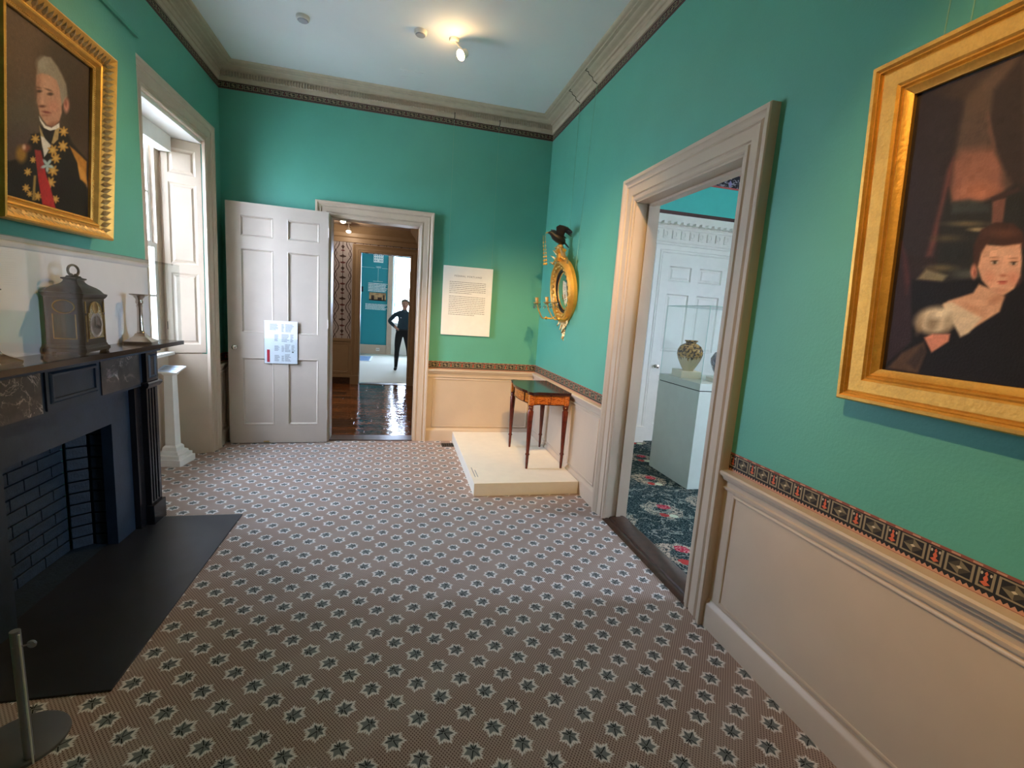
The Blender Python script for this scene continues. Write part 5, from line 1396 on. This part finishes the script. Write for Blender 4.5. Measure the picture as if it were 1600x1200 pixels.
# x right in the picture, -y towards the viewer; weight on the left-hand leg, right hand on hip at the left
J = [(0, 0, .90, .125, .10), (0, .01, 1.05, .12, .095), (.015, .01, 1.20, .135, .10), (.02, .01, 1.30, .12, .085), (.025, 0, 1.365, .052), (.03, -.01, 1.42, .050),      # 0-5 pelvis..neck
     (-.075, 0, .84, .090, .10), (-.105, -.01, .62, .078), (-.115, -.005, .46, .060), (-.125, .015, .28, .056), (-.13, .03, .09, .040), (-.135, -.03, .035, .040), (-.15, -.12, .030, .036),   # left leg 6-12
     (.085, 0, .84, .090, .10), (.13, .0, .62, .078), (.15, .005, .46, .060), (.165, .03, .28, .056), (.175, .05, .09, .040), (.18, -.01, .035, .040), (.195, -.10, .030, .036),              # right leg 13-19
     (-.13, .01, 1.295, .060), (-.215, .02, 1.225, .050), (-.315, .03, 1.115, .045), (-.24, -.02, 1.05, .038), (-.165, -.06, .985, .032),                                                 # arm on hip 20-24
     (.165, .01, 1.290, .060), (.215, .0, 1.17, .048), (.235, -.01, 1.04, .043), (.235, -.05, .92, .036), (.23, -.075, .82, .030)]                                                         # hanging arm 25-29
Ed = [(0, 1), (1, 2), (2, 3), (3, 4), (4, 5), (0, 6), (6, 7), (7, 8), (8, 9), (9, 10), (10, 11), (11, 12), (0, 13), (13, 14), (14, 15), (15, 16), (16, 17), (17, 18), (18, 19),
      (3, 20), (20, 21), (21, 22), (22, 23), (23, 24), (3, 25), (25, 26), (26, 27), (27, 28), (28, 29)]
# hands: palm and five fingers each
for wrist, dirs, pn in ((24, Vector((.7, -.1, -.5)), Vector((0, -1, 0))), (29, Vector((.02, -.15, -1)), Vector((1, 0, 0)))):
    w = Vector(J[wrist][:3]); d = dirs.normalized(); side = d.cross(pn).normalized()
    pi = len(J); J.append((*(w + d * .05), .026, .016)); Ed.append((wrist, pi))
    for k, L in enumerate((.062, .072, .068, .054)):
        o_ = side * (.024 - .016 * k); a = w + d * .088 + o_; b = a + d * L * .5 - pn * .006; c = b + d * L * .45 - pn * .02
        n = len(J); J += [(*a, .0085), (*b, .0085), (*c, .0075)]; Ed += [(pi, n), (n, n + 1), (n + 1, n + 2)]
    n = len(J); a = w + d * .045 + side * .034; J += [(*a, .010), (*(a + d * .035 + side * .014 - pn * .01), .0085)]; Ed += [(pi, n), (n, n + 1)]
# head grown from the neck: skull, jaw
n = len(J); J += [(.032, -.012, 1.475, .074, .080), (.034, -.010, 1.545, .084, .094), (.034, .0, 1.590, .050, .060)]; Ed += [(5, n), (n, n + 1), (n + 1, n + 2)]
bod = skinned('body', J, Ed)
bod.materials.clear()
for m_ in (SKIN, SHIRT, TROU, SHOE): bod.materials.append(m_)
for p in bod.polygons:
    c = p.center; armL = c.x < -.13 and c.z > .97; armR = c.x > .185 and c.z > .80
    if c.z > 1.385: k = 0
    elif armL: k = 1 if (c.x < -.19 or c.z > 1.05) else 0
    elif armR and c.z < .885: k = 0
    elif armR: k = 1
    elif c.z > .915: k = 1 if not (c.y < -.075 and c.x < -.08) else 0
    elif c.z < .085: k = 3
    else: k = 2
    p.material_index = k; p.use_smooth = True
bo = link('body', bod, pe)
hr = MB().sphere((.034, .012, 1.560), .092, 16, 10, (.95, 1.05, .80)); ho = hr.build('hair', HAIR, pe, smooth=80)
hv = ho.data
for v in hv.vertices:
    if v.co.y < -.045 and v.co.z < 1.585: v.co.y = -.03 + (v.co.y + .045) * .1
MB().loft([[(.026, -.088, 1.525), (.042, -.088, 1.525), (.034, -.085, 1.530)], [(.022, -.092, 1.495), (.046, -.092, 1.495), (.034, -.108, 1.495)], [(.028, -.088, 1.487), (.040, -.088, 1.487), (.034, -.094, 1.486)]]).build('nose', SKIN, bo, smooth=60)
for sx in (-1, 1):
    MB().sphere((.034 + sx * .028, -.083, 1.530), .010, 8, 6, (1.2, .6, .7)).build('eye', SHADOWG, bo, smooth=60)
    MB().sphere((.034 + sx * .078, .0, 1.515), .022, 8, 6, (.35, .7, 1.2)).build('ear', SKIN, bo, smooth=60)
MB().sphere((.034, -.084, 1.462), .02, 8, 6, (1.1, .4, .28)).build('mouth', REDINK, bo, smooth=60)
bt = MB().tube([(.128 * math.cos(a), .01 + .112 * math.sin(a), .935) for a in [2 * math.pi * k / 20 for k in range(20)]], .014, 6, closed=True); bt.build('belt', SHOE, pe, smooth=60)
MB().box(-.155, -.115, -.06, -.03, .90, .98).build('belt_pouch', SHOE, pe, bevel=.004)
MB().box(-.06, -.04, -.100, -.092, 1.20, 1.215).build('name_badge', WHITEI, pe)
for s_ in (-1, 1): MB().loft([[(.02 + s_ * .005, -.07, 1.385), (.02 + s_ * .06, .0, 1.40), (.02 + s_ * .05, .0, 1.36), (.02 + s_ * .01, -.085, 1.34)], [(.02 + s_ * .005, -.078, 1.385), (.02 + s_ * .07, .0, 1.40), (.02 + s_ * .06, .0, 1.355), (.02 + s_ * .01, -.095, 1.335)]]).build('collar', SHIRT, pe)
